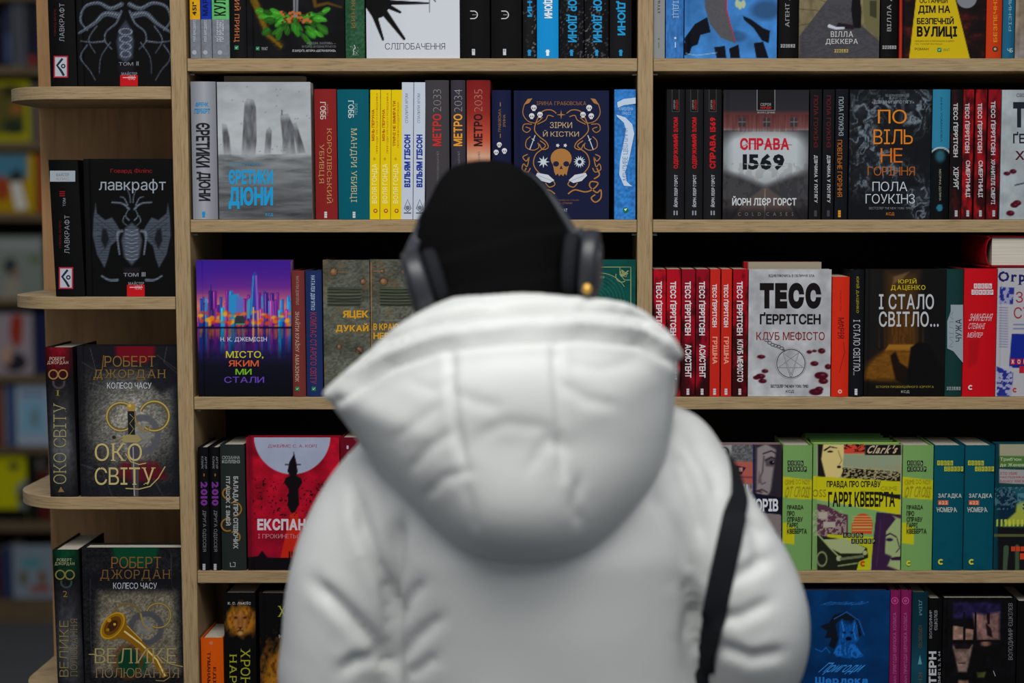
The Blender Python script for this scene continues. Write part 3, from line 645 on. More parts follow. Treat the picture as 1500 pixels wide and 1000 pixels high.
for x0, x1, c, c2, n_, rc, gr, lab in ((623.5, 658, (66, 62, 66), None, '2033', (190, 48, 44), (140, 136, 140), 'wide dark grey spine with red lettering'),
        (661, 682, (58, 54, 62), None, '2034', (224, 150, 50), (150, 146, 150), 'narrow dark grey spine with orange lettering'), (684, 718, (126, 36, 34), (196, 120, 90), '2035', (44, 20, 30), (190, 120, 110), 'red to orange fading spine with dark lettering')):
    xm = (x0+x1)/2
    i = I().T('МЕТРО', xm-7, 167, xm+6, 214, rc, 'u', .03).T(n_, xm-6, 131, xm+6, 164, gr, 'u', -.025)
    i.T('ДМИТРО ГЛУХОВСЬКИЙ', xm-1.5, 222, xm+3, 300, (120, 116, 120), 'u', -.01)
    art_ = c if c2 is None else (lambda A: A.vg([(117, (120, 30, 32)), (165, (140, 44, 38)), (205, (190, 84, 60)), (228, (205, 160, 130)), (250, (150, 80, 60)), (322, (90, 30, 30))]))
    book(lab+' above the beanie', x0, x1, 117.5, 321, 'B', 'spine', art_, i, BG)
sk = lambda i, x, y, r, c=(215, 212, 214), d=(34, 34, 60): i.C(x, y-r*.1, r, c, r*.95).R(x-r*.5, y+r*.4, x+r*.5, y+r*1.1, c).C(x-r*.4, y+.1*r, r*.25, d, n=8).C(x+r*.4, y+.1*r, r*.25, d, n=8).C(x, y+r*.5, r*.12, d, n=6)
i = I().T('ІРИНА', 737, 168, 740.5, 186, (160, 120, 70), 'u', -.01).T('ГРАБОВСЬКА', 730, 160, 734, 193, (160, 120, 70), 'u', -.01).L([(733, 150), (733, 156)], 1, (160, 120, 70)).L([(733, 196), (733, 202)], 1, (160, 120, 70))
sk(i, 731.5, 212, 3.6); sk(i, 727, 223, 3.6); sk(i, 739, 221, 3.8)
book('navy spine with three small skulls beside the golden skull cover', 721, 748.5, 132, 321, 'B', 'spine', (28, 32, 62), i, BG)
GD = (168, 116, 62)
i = I().T('ІРИНА ГРАБОВСЬКА', 786, 148.5, 859, 154, (150, 104, 62), 0, -.005, 1).T('ЗІРКИ', 805.5, 178.8, 838, 187.5, (196, 168, 126), 0, -.005).T('Й КІСТКИ', 795.5, 190.5, 848, 200, (196, 168, 126), 0, -.005)
i.T('ТІ, ЩО ПРИЙШЛИ І ПІШЛИ', 806, 291.5, 848, 294.5, (130, 92, 56)).T('ТІНЬ СПИНИ', 812, 296, 838, 299, (130, 92, 56)); vivat(i, 816, 307.5, .9); i.T('VIVAT', 820, 305.5, 831, 310, (200, 200, 205), 0, .01)
i.C(822, 232, 15.5, GD, 14.5).G([(809, 236), (835, 236), (831, 252), (830, 257), (827, 254), (825, 258), (822, 255), (819, 258), (817, 254), (814, 257), (812, 252)], GD).C(814.5, 240, 4.4, (30, 32, 60), 4).C(829.5, 240, 4.4, (30, 32, 60), 4).G([(822, 242), (824.5, 248), (822, 247), (819.5, 248)], (30, 32, 60))
def star(i, x, y, r, c, n=8, inner=.4):
    return i.G([(x+(r if k % 2 == 0 else r*inner)*math.cos(k*math.pi/n), y+(r if k % 2 == 0 else r*inner)*math.sin(k*math.pi/n)) for k in range(2*n)], c)
star(i, 796, 237, 9, (196, 206, 214)); star(i, 849, 237, 9, (196, 206, 214), 14, .55).C(849, 237, 3, (30, 32, 60)); star(i, 822, 168, 7, GD, 4, .2)
for s in (1, -1):
    X = lambda x: 822.5+s*(x-822.5)
    def curve(pts, wd, c=GD):
        q = [np.array((X(a_), b_), float) for a_, b_ in pts]; out = []
        for k in range(len(q)-1):
            p0, p1, p2, p3 = q[max(k-1, 0)], q[k], q[k+1], q[min(k+2, len(q)-1)]
            for t in (0, .2, .4, .6, .8): out.append(.5*((2*p1)+(-p0+p2)*t+(2*p0-5*p1+4*p2-p3)*t*t+(-p0+3*p1-3*p2+p3)*t**3))
        i.L(out+[q[-1]], wd, c)
    curve([(830, 166), (838, 161), (850, 163), (858, 175), (862, 190), (855, 200), (845, 208), (842, 216), (850, 219), (855, 211)], 1.5)
    curve([(834, 171), (842, 169), (846, 176), (858, 182)], 1.3)
    curve([(854, 206), (846, 214), (860, 226), (863, 242), (852, 256), (838, 262), (832, 270), (840, 274), (846, 268)], 1.5)
    curve([(868, 145), (876, 152), (879, 166), (872, 177), (860, 180), (850, 172)], 1.2)
    curve([(866, 182), (877, 182), (879, 190), (873, 194), (868, 189), (875, 186)], 1.3)
    curve([(857, 209), (856, 216), (864, 220), (874, 216), (874, 206), (868, 200)], 1.3)
    curve([(872, 226), (879, 230), (874, 236), (870, 230), (873, 244), (878, 240), (880, 248), (872, 252), (868, 246)], 1.5)
    curve([(832, 284), (842, 278), (858, 281), (870, 276), (876, 268), (866, 266), (864, 273), (874, 282), (880, 278), (880, 290), (872, 296), (866, 290), (872, 285)], 2)
    curve([(870, 262), (878, 256), (874, 246)], 2)
    i.G([(X(865), 144), (X(872), 145), (X(878), 154), (X(870), 151)], GD).L([(X(861), 198), (X(869), 219)], 1.3, (190, 198, 206)).L([(X(862), 206), (X(866), 203)], 1, (190, 198, 206))
    i.G([(X(833), 264), (X(842), 256), (X(858), 253), (X(860), 257), (X(852), 265), (X(840), 268)], (200, 205, 214)).L([(X(836), 265), (X(856), 257)], .5, (120, 125, 140))
    for q in ((863, 158, 4.2), (854, 168, 4), (866, 170, 4)): sk(i, X(q[0]), q[1], q[2])
    star(i, X(828), 213, 3, (200, 202, 210), 5, .6)
book('face out navy cover with a golden skull and curling gold ornament', 753, 892, 132.5, 320.5, 'B', 'face', (28, 32, 60), i, BG)
i = I().G([(904, 150), (914, 145), (931, 143), (931, 152), (914, 154), (905, 158)], (190, 206, 226)).T('КАРОЛІНА', 907, 157, 927, 162, (160, 192, 224)).T('ЛАБСІ', 911, 164, 924, 168, (160, 192, 224))
i.G([(903, 168), (916, 172), (926, 182), (929, 196), (922, 230), (916, 252), (918, 266), (926, 273), (914, 272), (907, 256), (908, 236), (914, 206), (917, 190), (914, 180), (904, 171)], (192, 208, 228)).T('МІНЛИВЕ ЦВІЛІННЯ', 912, 188, 921, 264, (70, 110, 165), 'u', -.01)
i.C(916.5, 307.5, 4, (20, 110, 60)).G([(914, 306), (916, 309), (919, 305)], (220, 235, 225))
book('sky blue spine with a white ribbon beside the middle upright', 900, 931, 131, 321, 'B', 'spine', lambda A: A.fill((52, 122, 196)).mot(.18, 3, 3), i, BG)

# ------------------------------------------------------------------ second shelf, right bay
BR_ = 'books on the second shelf of the right bay'
for k, (x0, x1) in enumerate(((976.5, 1002.5), (1004, 1029.5), (1031, 1056.5))):
    xm = (x0+x1)/2; i = I().R(xm-5.5, 131.5, xm+5.5, 164, (70, 70, 72)).R(xm-4.8, 131.5, xm+4.8, 163.2, (12, 11, 12)).T('СЕРІЯ', xm-3, 147, xm-.5, 160, (150, 150, 150), 'u').T('НОРДІК', xm+.5, 146, xm+4, 161, (170, 30, 34), 'u', .03)
    i.T('СПРАВА 1569' if k == 2 else 'ОДЕРЖИМИЙ ЗЛОМ', xm-4.5, 172, xm+4.5, 247, (186, 26, 32), 'u', .045, gap=.05).T('ЙОРН ЛІЄР ГОРСТ', xm-3, 256, xm+3, 303, (176, 178, 184), 'u', .03)
    i.R(xm-3, 308.5, xm+3, 315, (140, 145, 155)).R(xm-1, 308.5, xm+1, 315, (26, 26, 28))
    book('%s of three black spines with red lettering left of the foggy road cover' % ('leftmost', 'middle', 'rightmost')[k], x0, x1, 131, 320, 'B', 'spine', (30, 30, 32), i, BR_)
def a(A):
    A.vg([(130, (38, 38, 42)), (160, (44, 42, 46)), (167, (92, 52, 52)), (186, (120, 78, 76)), (192, (150, 150, 152)), (204, (178, 184, 188)), (250, (176, 182, 186)), (272, (150, 155, 160)), (290, (70, 66, 68)), (320, (34, 32, 34))])
    A.mix(((A.Y > 167) & (A.Y < 192))*A.n(1.6, 30, 5, 2)*.45, (60, 24, 26))
    for x in (1087, 1123, 1163): A.poly((52, 50, 54), [(x-5, 172), (x+5, 172), (x+5, 185), (x-5, 185)]); A.line((110, 100, 100), [(x, 172), (x, 185)], 1); A.line((110, 100, 100), [(x-5, 178), (x+5, 178)], 1)
    e = np.abs(A.X-1121)/63.; A.mix(np.clip((e-.72)*1.6, 0, .7)*(A.Y > 190)*(A.Y < 300), (60, 60, 64))
    for s in (-1, 1):
        A.poly((44, 42, 44), [(1121+s*3, 272), (1121+s*18, 264), (1121+s*38, 256), (1121+s*66, 250), (1121+s*66, 330), (1121+s*3, 330)], 11, .93)
    A.mix(np.clip((np.hypot((A.X-1121)/72, (A.Y-228)/44)-.82)*2.6, 0, .85)*(A.Y > 190)*(A.Y < 290), (58, 58, 62))
    A.mix((A.n(6, 10, 7) > .45)*(np.abs(A.X-1121) > (A.Y-262)*.9+4)*(A.Y > 238)*.22, (96, 92, 90))
    A.poly((92, 78, 74), [(1119, 273), (1123, 273), (1156, 296), (1170, 322), (1072, 322), (1088, 296)], 3, .8); A.line((150, 145, 140), [(1121, 276), (1120, 320)], .6, 2)
    A.mix(np.clip((A.Y-300)/14, 0, .75), (30, 28, 32))
i = I().R(1108.5, 131.5, 1135.5, 162, (130, 130, 134)).R(1109.5, 131.5, 1134.5, 161, (10, 8, 9)).T('СЕРІЯ', 1114, 151, 1129, 155, (170, 170, 172), 0, -.01).T('НОРДІК', 1114, 156, 1130, 160, (186, 40, 40), 0, .03).T('ЖАХИ І ДРАМИ', 1109, 163.5, 1135, 166.5, (150, 150, 154), 0, .02)
i.T('СПРАВА', 1084, 202, 1156, 219.5, (186, 26, 46), 0, .04, gap=.05).L([(1084, 216), (1096, 210), (1160, 212)], .7, (186, 26, 46)).T('1569', 1088, 225, 1149, 249, (20, 24, 30), 0, .045, gap=.06).L([(1090, 240), (1150, 243)], .5, (190, 194, 198))
i.T('ЙОРН ЛІЄР ГОРСТ', 1072.5, 287, 1166.5, 301, (196, 198, 202), 0, .03, gap=.06).T('COLD CASES', 1081, 311, 1162, 316, (120, 120, 124), 0, -.012, gap=.9)
book('face out cover with a foggy forest road below a red wooden wall, second shelf', 1059.5, 1184, 131.5, 319.8, 'B', 'face', a, i, BR_)
for x0, x1, t1, t2, c1, c2, lab in ((1186, 1203, 'ПОЛА ГОУКІНЗ', 'ДІВЧИНА У ПОТЯГУ', (112, 26, 34), (190, 192, 196), 'nearest black spine with dark red lettering beside the foggy road cover'), (1205, 1221.5, 'ПОЛА ГОУКІНЗ', 'ДІВЧИНА У ПОТЯГУ', (112, 26, 34), (190, 192, 196), 'second black spine with dark red and white lettering beside the foggy road cover')):
    xm = (x0+x1)/2; i = I().T(t1, xm-2.5, 140, xm+3.5, 216, c1, 'd', -.005).T(t2, xm-2.5, 227, xm+3, 297, c2, 'd', .02, 1).R(xm-2, 308, xm+2, 317, (60, 62, 66))
    book(lab, x0, x1, 131, 320, 'B', 'spine', (24, 24, 27), i, BR_, hard=False)
i = I().T('ПОЛА ГОУКІНЗ', 1228.5, 142, 1235.5, 199, (156, 166, 172), 'd', 0).T('ПОВІЛЬНЕ ГОРІННЯ', 1226.5, 205, 1233.5, 288, (186, 104, 26), 'd', 0); ksd(i, 1229.5, 318, (210, 140, 40), 10)
book('black spine with orange lettering beside the smoke cover', 1223.5, 1241.5, 130.5, 320, 'B', 'spine', (22, 24, 28), i, BR_, hard=False)
def a(A):
    A.fill((22, 24, 28))
    dx = 14*(A.n(22, 30, 3)-.5)*2; dy = 14*(A.n(26, 26, 9)-.5)*2
    B = Art(A.X+dx, A.Y+dy); s = np.abs(B.n(13, 20, 5, 5)-.5)*2; fil = np.clip(1-s*3.2, 0, 1)**1.6
    m = np.zeros_like(A.X)
    for x, y, rx, ry in ((1270, 160, 24, 26), (1262, 195, 22, 26), (1300, 150, 22, 12), (1345, 150, 22, 24), (1340, 178, 18, 16), (1280, 225, 28, 30), (1262, 255, 18, 22), (1300, 248, 30, 16), (1345, 290, 16, 30), (1350, 312, 14, 14)):
        m = np.maximum(m, np.exp(-((A.X-x)/rx)**2-((A.Y-y)/ry)**2))
    A.mix(np.clip(m*1.3, 0, 1)*(fil*.75+.16*A.n(9, 9, 2)), (140, 154, 166))
OR = (214, 124, 28)
i = I().T('ВІД АВТОРКИ БЕСТСЕЛЕРА', 1297, 138, 1325, 142, (120, 124, 130)).T('«ДІВЧИНИ У ПОТЯГУ»', 1277, 147, 1339, 152.5, (140, 146, 154), 0, 0).T('ПО', 1286, 160.5, 1328, 181, OR, 0, -.005).T('ВІЛЬ', 1279.5, 189.5, 1337, 211, OR, 0, -.005).T('НЕ', 1290, 217, 1322, 238, (206, 104, 26), 0, -.005).T('ГОРІННЯ', 1271, 244, 1340, 257, (176, 92, 30), 0, -.01)
i.T('ПОЛА', 1278, 266, 1329, 280, (190, 198, 206), 0, -.008).T('ГОУКІНЗ', 1268, 284, 1340, 298, (190, 198, 206), 0, -.008).T('БЕСТСЕЛЕР THE NEW YORK TIMES', 1273, 303, 1336, 306.5, (110, 114, 120)).T('КСД', 1298, 311, 1310, 316, (186, 104, 30), 0, .01)
book('face out black cover with pale smoke and orange lettering, second shelf', 1244, 1363.5, 131, 319.8, 'B', 'face', a, i, BR_, hard=False)
def a(A): A.fill((14, 17, 20)).poly((44, 120, 152), [(1300, 100), (1450, 100), (1450, 218), (1391, 218), (1378, 215), (1364, 218), (1300, 218)]).ring((180, 190, 196), 1377.5, 233, 17, 2.2, 17).circ((14, 17, 20), 1377.5, 234, 15.5).poly((14, 17, 20), [(1350, 232), (1400, 232), (1400, 330), (1350, 330)]).circ((40, 86, 100), 1377, 228, 7, 9, 5).circ((44, 110, 136), 1376, 304, 4.4, 5, 1)
i = I().T('АННА РОМАНОВА', 1377, 142, 1380, 208, (24, 78, 104), 'd').T('МІСЯЧНА ДОЛИНА', 1374.5, 248, 1378, 294, (150, 150, 130), 'd')
book('spine with teal upper half and black lower half right of the smoke cover', 1365, 1390.5, 131, 321, 'B', 'spine', a, i, BR_)
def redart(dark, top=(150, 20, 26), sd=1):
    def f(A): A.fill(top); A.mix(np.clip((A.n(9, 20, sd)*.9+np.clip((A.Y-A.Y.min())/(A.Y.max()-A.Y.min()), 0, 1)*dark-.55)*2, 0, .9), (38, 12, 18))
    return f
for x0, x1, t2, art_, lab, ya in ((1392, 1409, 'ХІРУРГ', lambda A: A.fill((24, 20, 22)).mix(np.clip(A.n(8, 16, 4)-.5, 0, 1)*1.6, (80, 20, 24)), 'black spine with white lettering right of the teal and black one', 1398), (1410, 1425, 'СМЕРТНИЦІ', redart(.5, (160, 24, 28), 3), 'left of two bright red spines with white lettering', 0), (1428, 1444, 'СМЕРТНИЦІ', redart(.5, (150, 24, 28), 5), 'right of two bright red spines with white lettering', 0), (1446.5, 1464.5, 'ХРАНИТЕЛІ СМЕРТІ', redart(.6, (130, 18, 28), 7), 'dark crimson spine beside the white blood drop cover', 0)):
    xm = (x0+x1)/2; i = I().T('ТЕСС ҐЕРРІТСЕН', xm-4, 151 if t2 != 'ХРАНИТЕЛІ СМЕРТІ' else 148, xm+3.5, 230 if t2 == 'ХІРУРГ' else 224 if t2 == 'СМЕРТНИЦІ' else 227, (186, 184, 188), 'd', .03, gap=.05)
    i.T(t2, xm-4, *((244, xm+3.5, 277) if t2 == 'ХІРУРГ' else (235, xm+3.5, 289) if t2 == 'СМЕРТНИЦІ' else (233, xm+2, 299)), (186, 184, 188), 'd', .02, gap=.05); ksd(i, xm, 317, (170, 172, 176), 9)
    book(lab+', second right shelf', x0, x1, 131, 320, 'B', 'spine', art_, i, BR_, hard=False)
drops = lambda A, L, c=(70, 14, 28): [A.circ(c, x, y, rx, ry, 1.2) and A.circ((150, 70, 84), x+rx*.25, y-ry*.2, rx*.3, ry*.25, 1, .6) for x, y, rx, ry in L]
def a(A): A.fill((156, 164, 168)).mot(.08, 14, 14, 3); drops(A, [(1475, 253, 5, 3), (1484, 250, 5, 3.4), (1490, 296, 6, 4), (1486, 299, 6, 4), (1480, 311, 6, 4)]); A.line((60, 70, 76), [(1487, 270), (1500, 267), (1520, 272)], 2)
i = I().T('ТЕСС', 1484, 149, 1560, 187, (28, 34, 44), 0, .07, gap=.05).T('ҐЕРРІТСЕН', 1484, 193, 1570, 210, (28, 34, 44), 0, .02).T('ХІРУРГ', 1487, 221, 1560, 234, (70, 20, 34), 0, .02).T('СВІЖА КРОВ', 1489, 137, 1530, 142, (60, 66, 76))
book('face out white cover with blood drops cut by the right photo edge, second shelf', 1466, 1590, 131.5, 320, 'B', 'face', a, i, BR_, hard=False)
# ------------------------------------------------------------------ third shelf, left bay
CG = 'books on the third shelf of the left bay'
def a(A):
    A.vg([(380, (58, 32, 140)), (400, (74, 34, 142)), (420, (104, 44, 140)), (436, (170, 84, 124)), (448, (214, 122, 104)), (474, (150, 70, 120)), (478, (30, 20, 60)), (510, (38, 30, 80)), (535, (22, 22, 36)), (581, (16, 17, 22))])
    A.mix(np.clip((330-A.X)/60, 0, 1)*(A.Y < 430)*.3, (40, 40, 170))
    r = random.Random(11); sky = [(70, 30, 130), (24, 60, 150), (20, 120, 190), (110, 30, 130), (30, 160, 200), (46, 24, 90), (170, 50, 140)]
    for k in range(54):
        x = 290+(k*37 % 54)*2.55+r.uniform(-1, 1); t = r.choice([r.uniform(424, 440), r.uniform(440, 462)]); wd = r.uniform(1.2, 3.4); c = r.choice(sky)
        A.poly(c, [(x-wd, t), (x+wd, t), (x+wd, 478), (x-wd, 478)]); A.line(tuple(min(255, q+70) for q in c), [(x-wd*.4, t+2), (x-wd*.4, 470)], 1.1, .8)
        A.mix(np.clip(.5-np.abs(A.X-x)+wd, 0, 1)*(A.Y > 480)*np.clip((528-A.Y-r.uniform(0, 12))/30, 0, 1)*.8, c)
    A.poly((44, 140, 200), [(336, 432), (350, 430), (350, 468), (335, 468)]).poly((90, 110, 190), [(346, 434), (356, 434), (356, 468), (346, 468)]).poly((60, 150, 190), [(362, 440), (370, 433), (378, 440), (378, 466), (362, 466)])
    A.poly((60, 60, 160), [(369.5, 402), (373, 397), (377, 402), (381, 478), (365, 478)]).line((150, 90, 190), [(375, 404), (378, 474)], 2, 4).line((40, 150, 200), [(371, 404), (368, 460)], 1.6, 2)
    A.line((40, 40, 120), [(309, 416), (309, 440)], 1, 3)
    for k in range(70):
        x = r.uniform(292, 426); y = r.uniform(456, 477); A.circ(r.choice([(230, 120, 20), (220, 70, 30), (240, 170, 40), (200, 60, 60)]), x, y, r.uniform(1.5, 4.5), r.uniform(1.5, 3.5), 2.2, .85)
        A.line((210, 110, 30), [(x, 482), (x, 482+r.uniform(4, 16))], 1.6, .8, 1.5, .55)
    A.poly((50, 56, 62), [(344, 466), (346, 462), (357, 462), (359, 466), (359, 474), (344, 474)]).line((60, 150, 110), [(346, 474), (358, 474)], 2); A.line((226, 190, 110), [(371, 450), (371, 500)], 1.6); A.line((226, 160, 60), [(378, 455), (379, 500)], 2, 1)
    A.line((30, 16, 40), [(288, 478.5), (430, 478.5)], 1.6); A.mix(A.n(2, 9, 5, 3)*(A.Y > 480)*(A.Y < 520)*.3, (12, 12, 26))
i = I().T('Н. К. ДЖЕМІСІН', 323, 493.5, 391, 501, (190, 196, 215), 0, .01).T('МІСТО,', 331, 514, 386, 525.5, (196, 190, 40), 0, .01).T('ЯКИМ', 335, 527.5, 379, 536.5, (214, 92, 50), 0, .01).T('МИ', 345, 540, 368.5, 548.5, (120, 180, 30), 0, .01).T('СТАЛИ', 328.5, 551.5, 387, 560.5, (96, 66, 170), 0, .01)
book('face out cover with a neon purple city skyline mirrored in water', 289, 427, 381, 580, 'C', 'face', a, i, CG)
i = I().T('ЗНАЙТИ КРАЇНУ АМАЗОНОК', 433, 456, 440, 559, (196, 176, 150), 'd', -.005, 1).T('НАТАЛІЯ ДОВГОПОЛ', 433.5, 404, 438, 446, (186, 160, 140), 'd', -.01, 1); vivat(i, 436, 569, 1)
book('brownish red spine with cream lettering right of the neon city cover', 428, 447, 396, 580, 'C', 'spine', (112, 50, 48), i, CG)
i = I().T('НАТАЛІЯ ДЕВʼЯТКО', 455, 403, 461.5, 454, (170, 196, 220), 'd', .01, 1).T('КОМПАС СТАРОГО СВІТУ', 455, 457, 464, 562, (150, 54, 76), 'd', .005, 1); vivat(i, 460, 569, 1)
book('dark blue spine with red and pale blue lettering, third left shelf', 448.5, 472, 396, 580, 'C', 'spine', (36, 48, 92), i, CG)
def metal(A):
    A.fill((84, 86, 76)).mot(.22, 3, 2, 2).mot(.2, 26, 26, 5)
    A.mix(np.clip(A.n(12, 16, 8)-.55, 0, 1)*1.2, (110, 84, 60))
    for x0, x1 in ((480, 528), (557, 606)):
        A.poly((60, 66, 54), [(x0, 420), (x1, 421), (x1, 448), (x0, 448)])
        for k in range(6): A.line((34, 38, 30), [(x0, 423.5+k*4.4), ((x0+x1)/2, 425+k*4.4), (x1, 423.5+k*4.4)], 1.5); A.line((108, 112, 92), [(x0, 421.5+k*4.4), (x1, 421.7+k*4.4)], .7)
    for x, y, r in ((489, 398, 5.5), (532, 412, 4), (562, 412, 5.5), (592, 398, 5), (497, 507, 3.5), (560, 397, 3), (526, 512, 5), (605, 520, 4)): A.circ((118, 84, 58), x, y, r).circ((150, 112, 80), x-1, y-1, r*.5).ring((52, 44, 36), x, y, r, 1)
    A.line((120, 90, 62), [(495, 398), (512, 398.5)], 1).line((50, 50, 44), [(520, 508), (530, 518)], 2, 3).line((130, 128, 110), [(556, 468), (610, 468)], 1, 1)
i = I().T('ЯЦЕК', 502, 454.5, 540, 467, (206, 150, 30), 0, .04, gap=.05).T('ДУКАЙ', 492, 473.5, 540, 487, (206, 150, 30), 0, .04, gap=.05)
book('thick metal plate patterned spine with orange lettering, third left shelf', 474, 542, 380.5, 580, 'C', 'spine', metal, i, CG, curve=.0012)
i = I().T('В КРАЮ', 547, 473.5, 584, 483.5, (206, 150, 30), 0, .035, gap=.05).T('НЕВІРНИХ', 547, 487, 612, 496.5, (206, 150, 30), 0, .035, gap=.05).T('РОМАН', 548, 504, 580, 509, (130, 80, 60)).L([(544, 384), (544, 578)], .9, (170, 110, 50)).R(611, 438, 615, 470, (200, 40, 40)).L([(547, 397), (560, 397)], 1.2, (150, 106, 70))
book('face out metal plate cover with orange lettering partly behind the headphones', 543, 690, 380.5, 580, 'C', 'face', metal, i, CG)
def a(A):
    A.fill((16, 74, 68)).mot(.1, 8)
    d = np.hypot(A.X-872, A.Y-440); A.mix((np.abs((d % 5)-2.5) < .6)*(d < 46)*.3, (90, 140, 120))
GL_ = (150, 160, 110)
i = I().L([(762, 391), (906, 391)], 1, GL_).L([(924, 413), (924, 560)], 1, GL_).L([(906, 391), (924, 391), (924, 413)], 1, GL_).ring(911, 404, 9, 1, GL_, t0=60, t1=200).T('ЗОЛОТА СЕРІЯ', 866, 404.5, 885, 407.5, (170, 180, 160))
r_ = random.Random(8)
for k in range(12): i.L([(914+r_.uniform(-6, 7), 394+r_.uniform(0, 12)) for _ in range(3)], .8, GL_)
i.L([(908, 391), (908, 402), (915, 410), (924, 410)], .9, GL_).ring(880, 440, 40, .8, GL_, t0=220, t1=330)
book('face out green cover with a thin golden frame right of the headphones', 762, 931, 380.5, 580, 'C', 'face', a, i, CG)
# ------------------------------------------------------------------ third shelf, right bay
CR = 'books on the third shelf of the right bay'
T1 = 'ТЕСС ҐЕРРІТСЕН'
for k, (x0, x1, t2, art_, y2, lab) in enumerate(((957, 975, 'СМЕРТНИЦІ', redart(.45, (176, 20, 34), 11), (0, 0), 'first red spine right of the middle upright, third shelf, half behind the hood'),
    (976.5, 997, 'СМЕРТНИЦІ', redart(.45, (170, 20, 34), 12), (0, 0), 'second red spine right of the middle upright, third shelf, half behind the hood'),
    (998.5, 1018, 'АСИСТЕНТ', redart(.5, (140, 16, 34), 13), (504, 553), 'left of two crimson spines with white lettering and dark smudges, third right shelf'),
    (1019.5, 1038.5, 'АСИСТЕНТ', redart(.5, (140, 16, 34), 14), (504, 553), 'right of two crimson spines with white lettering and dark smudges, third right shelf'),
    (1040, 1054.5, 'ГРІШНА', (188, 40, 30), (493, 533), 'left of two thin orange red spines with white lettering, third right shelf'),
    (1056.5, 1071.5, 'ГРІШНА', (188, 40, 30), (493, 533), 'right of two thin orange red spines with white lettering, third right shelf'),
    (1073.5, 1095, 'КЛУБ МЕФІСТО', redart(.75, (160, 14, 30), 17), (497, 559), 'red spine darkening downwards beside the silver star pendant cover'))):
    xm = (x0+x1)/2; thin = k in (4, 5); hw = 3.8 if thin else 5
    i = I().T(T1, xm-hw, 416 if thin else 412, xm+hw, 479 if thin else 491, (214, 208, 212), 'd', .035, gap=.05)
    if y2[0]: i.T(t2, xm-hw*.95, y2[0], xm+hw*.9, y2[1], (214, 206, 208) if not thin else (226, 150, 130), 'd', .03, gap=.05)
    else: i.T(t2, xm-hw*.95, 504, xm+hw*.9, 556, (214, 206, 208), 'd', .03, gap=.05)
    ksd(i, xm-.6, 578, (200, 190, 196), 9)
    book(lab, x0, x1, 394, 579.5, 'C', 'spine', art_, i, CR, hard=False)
book('book with cream pages standing behind the silver star pendant cover', 1089, 1202, 383.5, 579, 'C', 'face', lambda A: A.fill((150, 140, 124)).poly((140, 20, 28), [(1080, 300), (1096, 300), (1096, 700), (1080, 700)]), None, CR, hard=False, Yf=.04, thick=.028)
def a(A): A.fill((172, 172, 176)).mot(.07, 12, 12, 2).mot(.1, 30, 30, 6); drops(A, [(1115, 521.5, 6, 3), (1120.5, 542.5, 5, 3), (1108, 552, 5, 3), (1114, 550, 7, 4), (1117, 557, 6, 3.4), (1185.5, 514.5, 4, 2.6), (1193, 513, 3.4, 2), (1203.5, 513, 5.4, 4), (1193, 531.5, 6, 3.6), (1213, 536, 5, 4), (1203, 549, 10, 5.5), (1206, 557, 7, 4.5), (1195, 573, 10, 5), (1200, 569, 6, 4)])
i = I().T('ВДИВЛЯЮЧИСЬ В ОБЛИЧЧЯ ЗЛА', 1126, 401.8, 1193, 406.3, (40, 38, 42), 0, .01).T('ТЕСС', 1113, 414, 1203, 452, (22, 16, 20), 0, .085, gap=.06).T('ҐЕРРІТСЕН', 1113, 457, 1202, 475, (22, 16, 20), 0, .03, gap=.05)
i.T('КЛУБ МЕФІСТО', 1108, 485.5, 1208, 498.5, (120, 16, 30), 0, .005)
SV = (84, 82, 88)
i.ring(1158.5, 532, 21.5, 2.6, SV).ring(1158.5, 532, 22, .8, (190, 190, 195)).L([(1158.5+19.5*math.cos(math.radians(90+144*k)), 532+19.5*math.sin(math.radians(90+144*k))) for k in range(6)], 2.4, SV).L([(1158.5+19.5*math.cos(math.radians(90+144*k)), 532+19.5*math.sin(math.radians(90+144*k))) for k in range(6)], .8, (200, 200, 205))
for k in range(6): i.ring(1123+k*4.4, 498+k*2.6+math.sin(k)*1.5, 3, 1, SV, ry=2, n=12)
i.L([(1146, 511), (1150, 514)], 3, SV).T('БЕСТСЕЛЕР THE NEW YORK TIMES', 1129, 563, 1184, 567.5, (44, 40, 46), 0, .02).T('КСД', 1151, 571, 1163, 575.5, (44, 40, 46), 0, .0)
book('face out white cover with a silver five pointed star pendant and blood drops', 1096.3, 1217, 394.5, 579.5, 'C', 'face', a, i, CR, hard=False)
i = I().L([(1230, 466), (1234, 476), (1231, 488), (1234, 496), (1229, 492)], .8, (90, 20, 20)).T('МАРІЯ', 1227, 465, 1236, 495, (90, 24, 22), 'd', -.01).L([(1235, 500), (1237, 515), (1233, 530), (1229, 545)], .6, (110, 30, 24)).T('ПОВІСТЬ', 1230, 425, 1232, 455, (130, 40, 30), 'd', -.01).C(1230, 573, 3, (220, 170, 160)).C(1230, 573, 1.4, (200, 60, 40))
book('orange red spine with thin dark scribble right of the star pendant cover', 1218.5, 1243.5, 405, 581, 'C', 'spine', (200, 44, 26), i, CR, hard=False, Yf=.004, curve=.003)
i = I().T('ЮРІЙ ДАЦЕНКО', 1253.5, 405, 1258.5, 458, (170, 156, 30), 'd', .0, 1).T('І СТАЛО СВІТЛО...', 1249.5, 468, 1259.5, 549, (176, 178, 182), 'd', .0, gap=.1); ksd(i, 1253.5, 578, (200, 200, 204), 9)
book('black spine with yellow and grey lettering left of the amber alley cover', 1244.5, 1265, 395, 582, 'C', 'spine', (22, 24, 28), i, CR, Yf=.004)
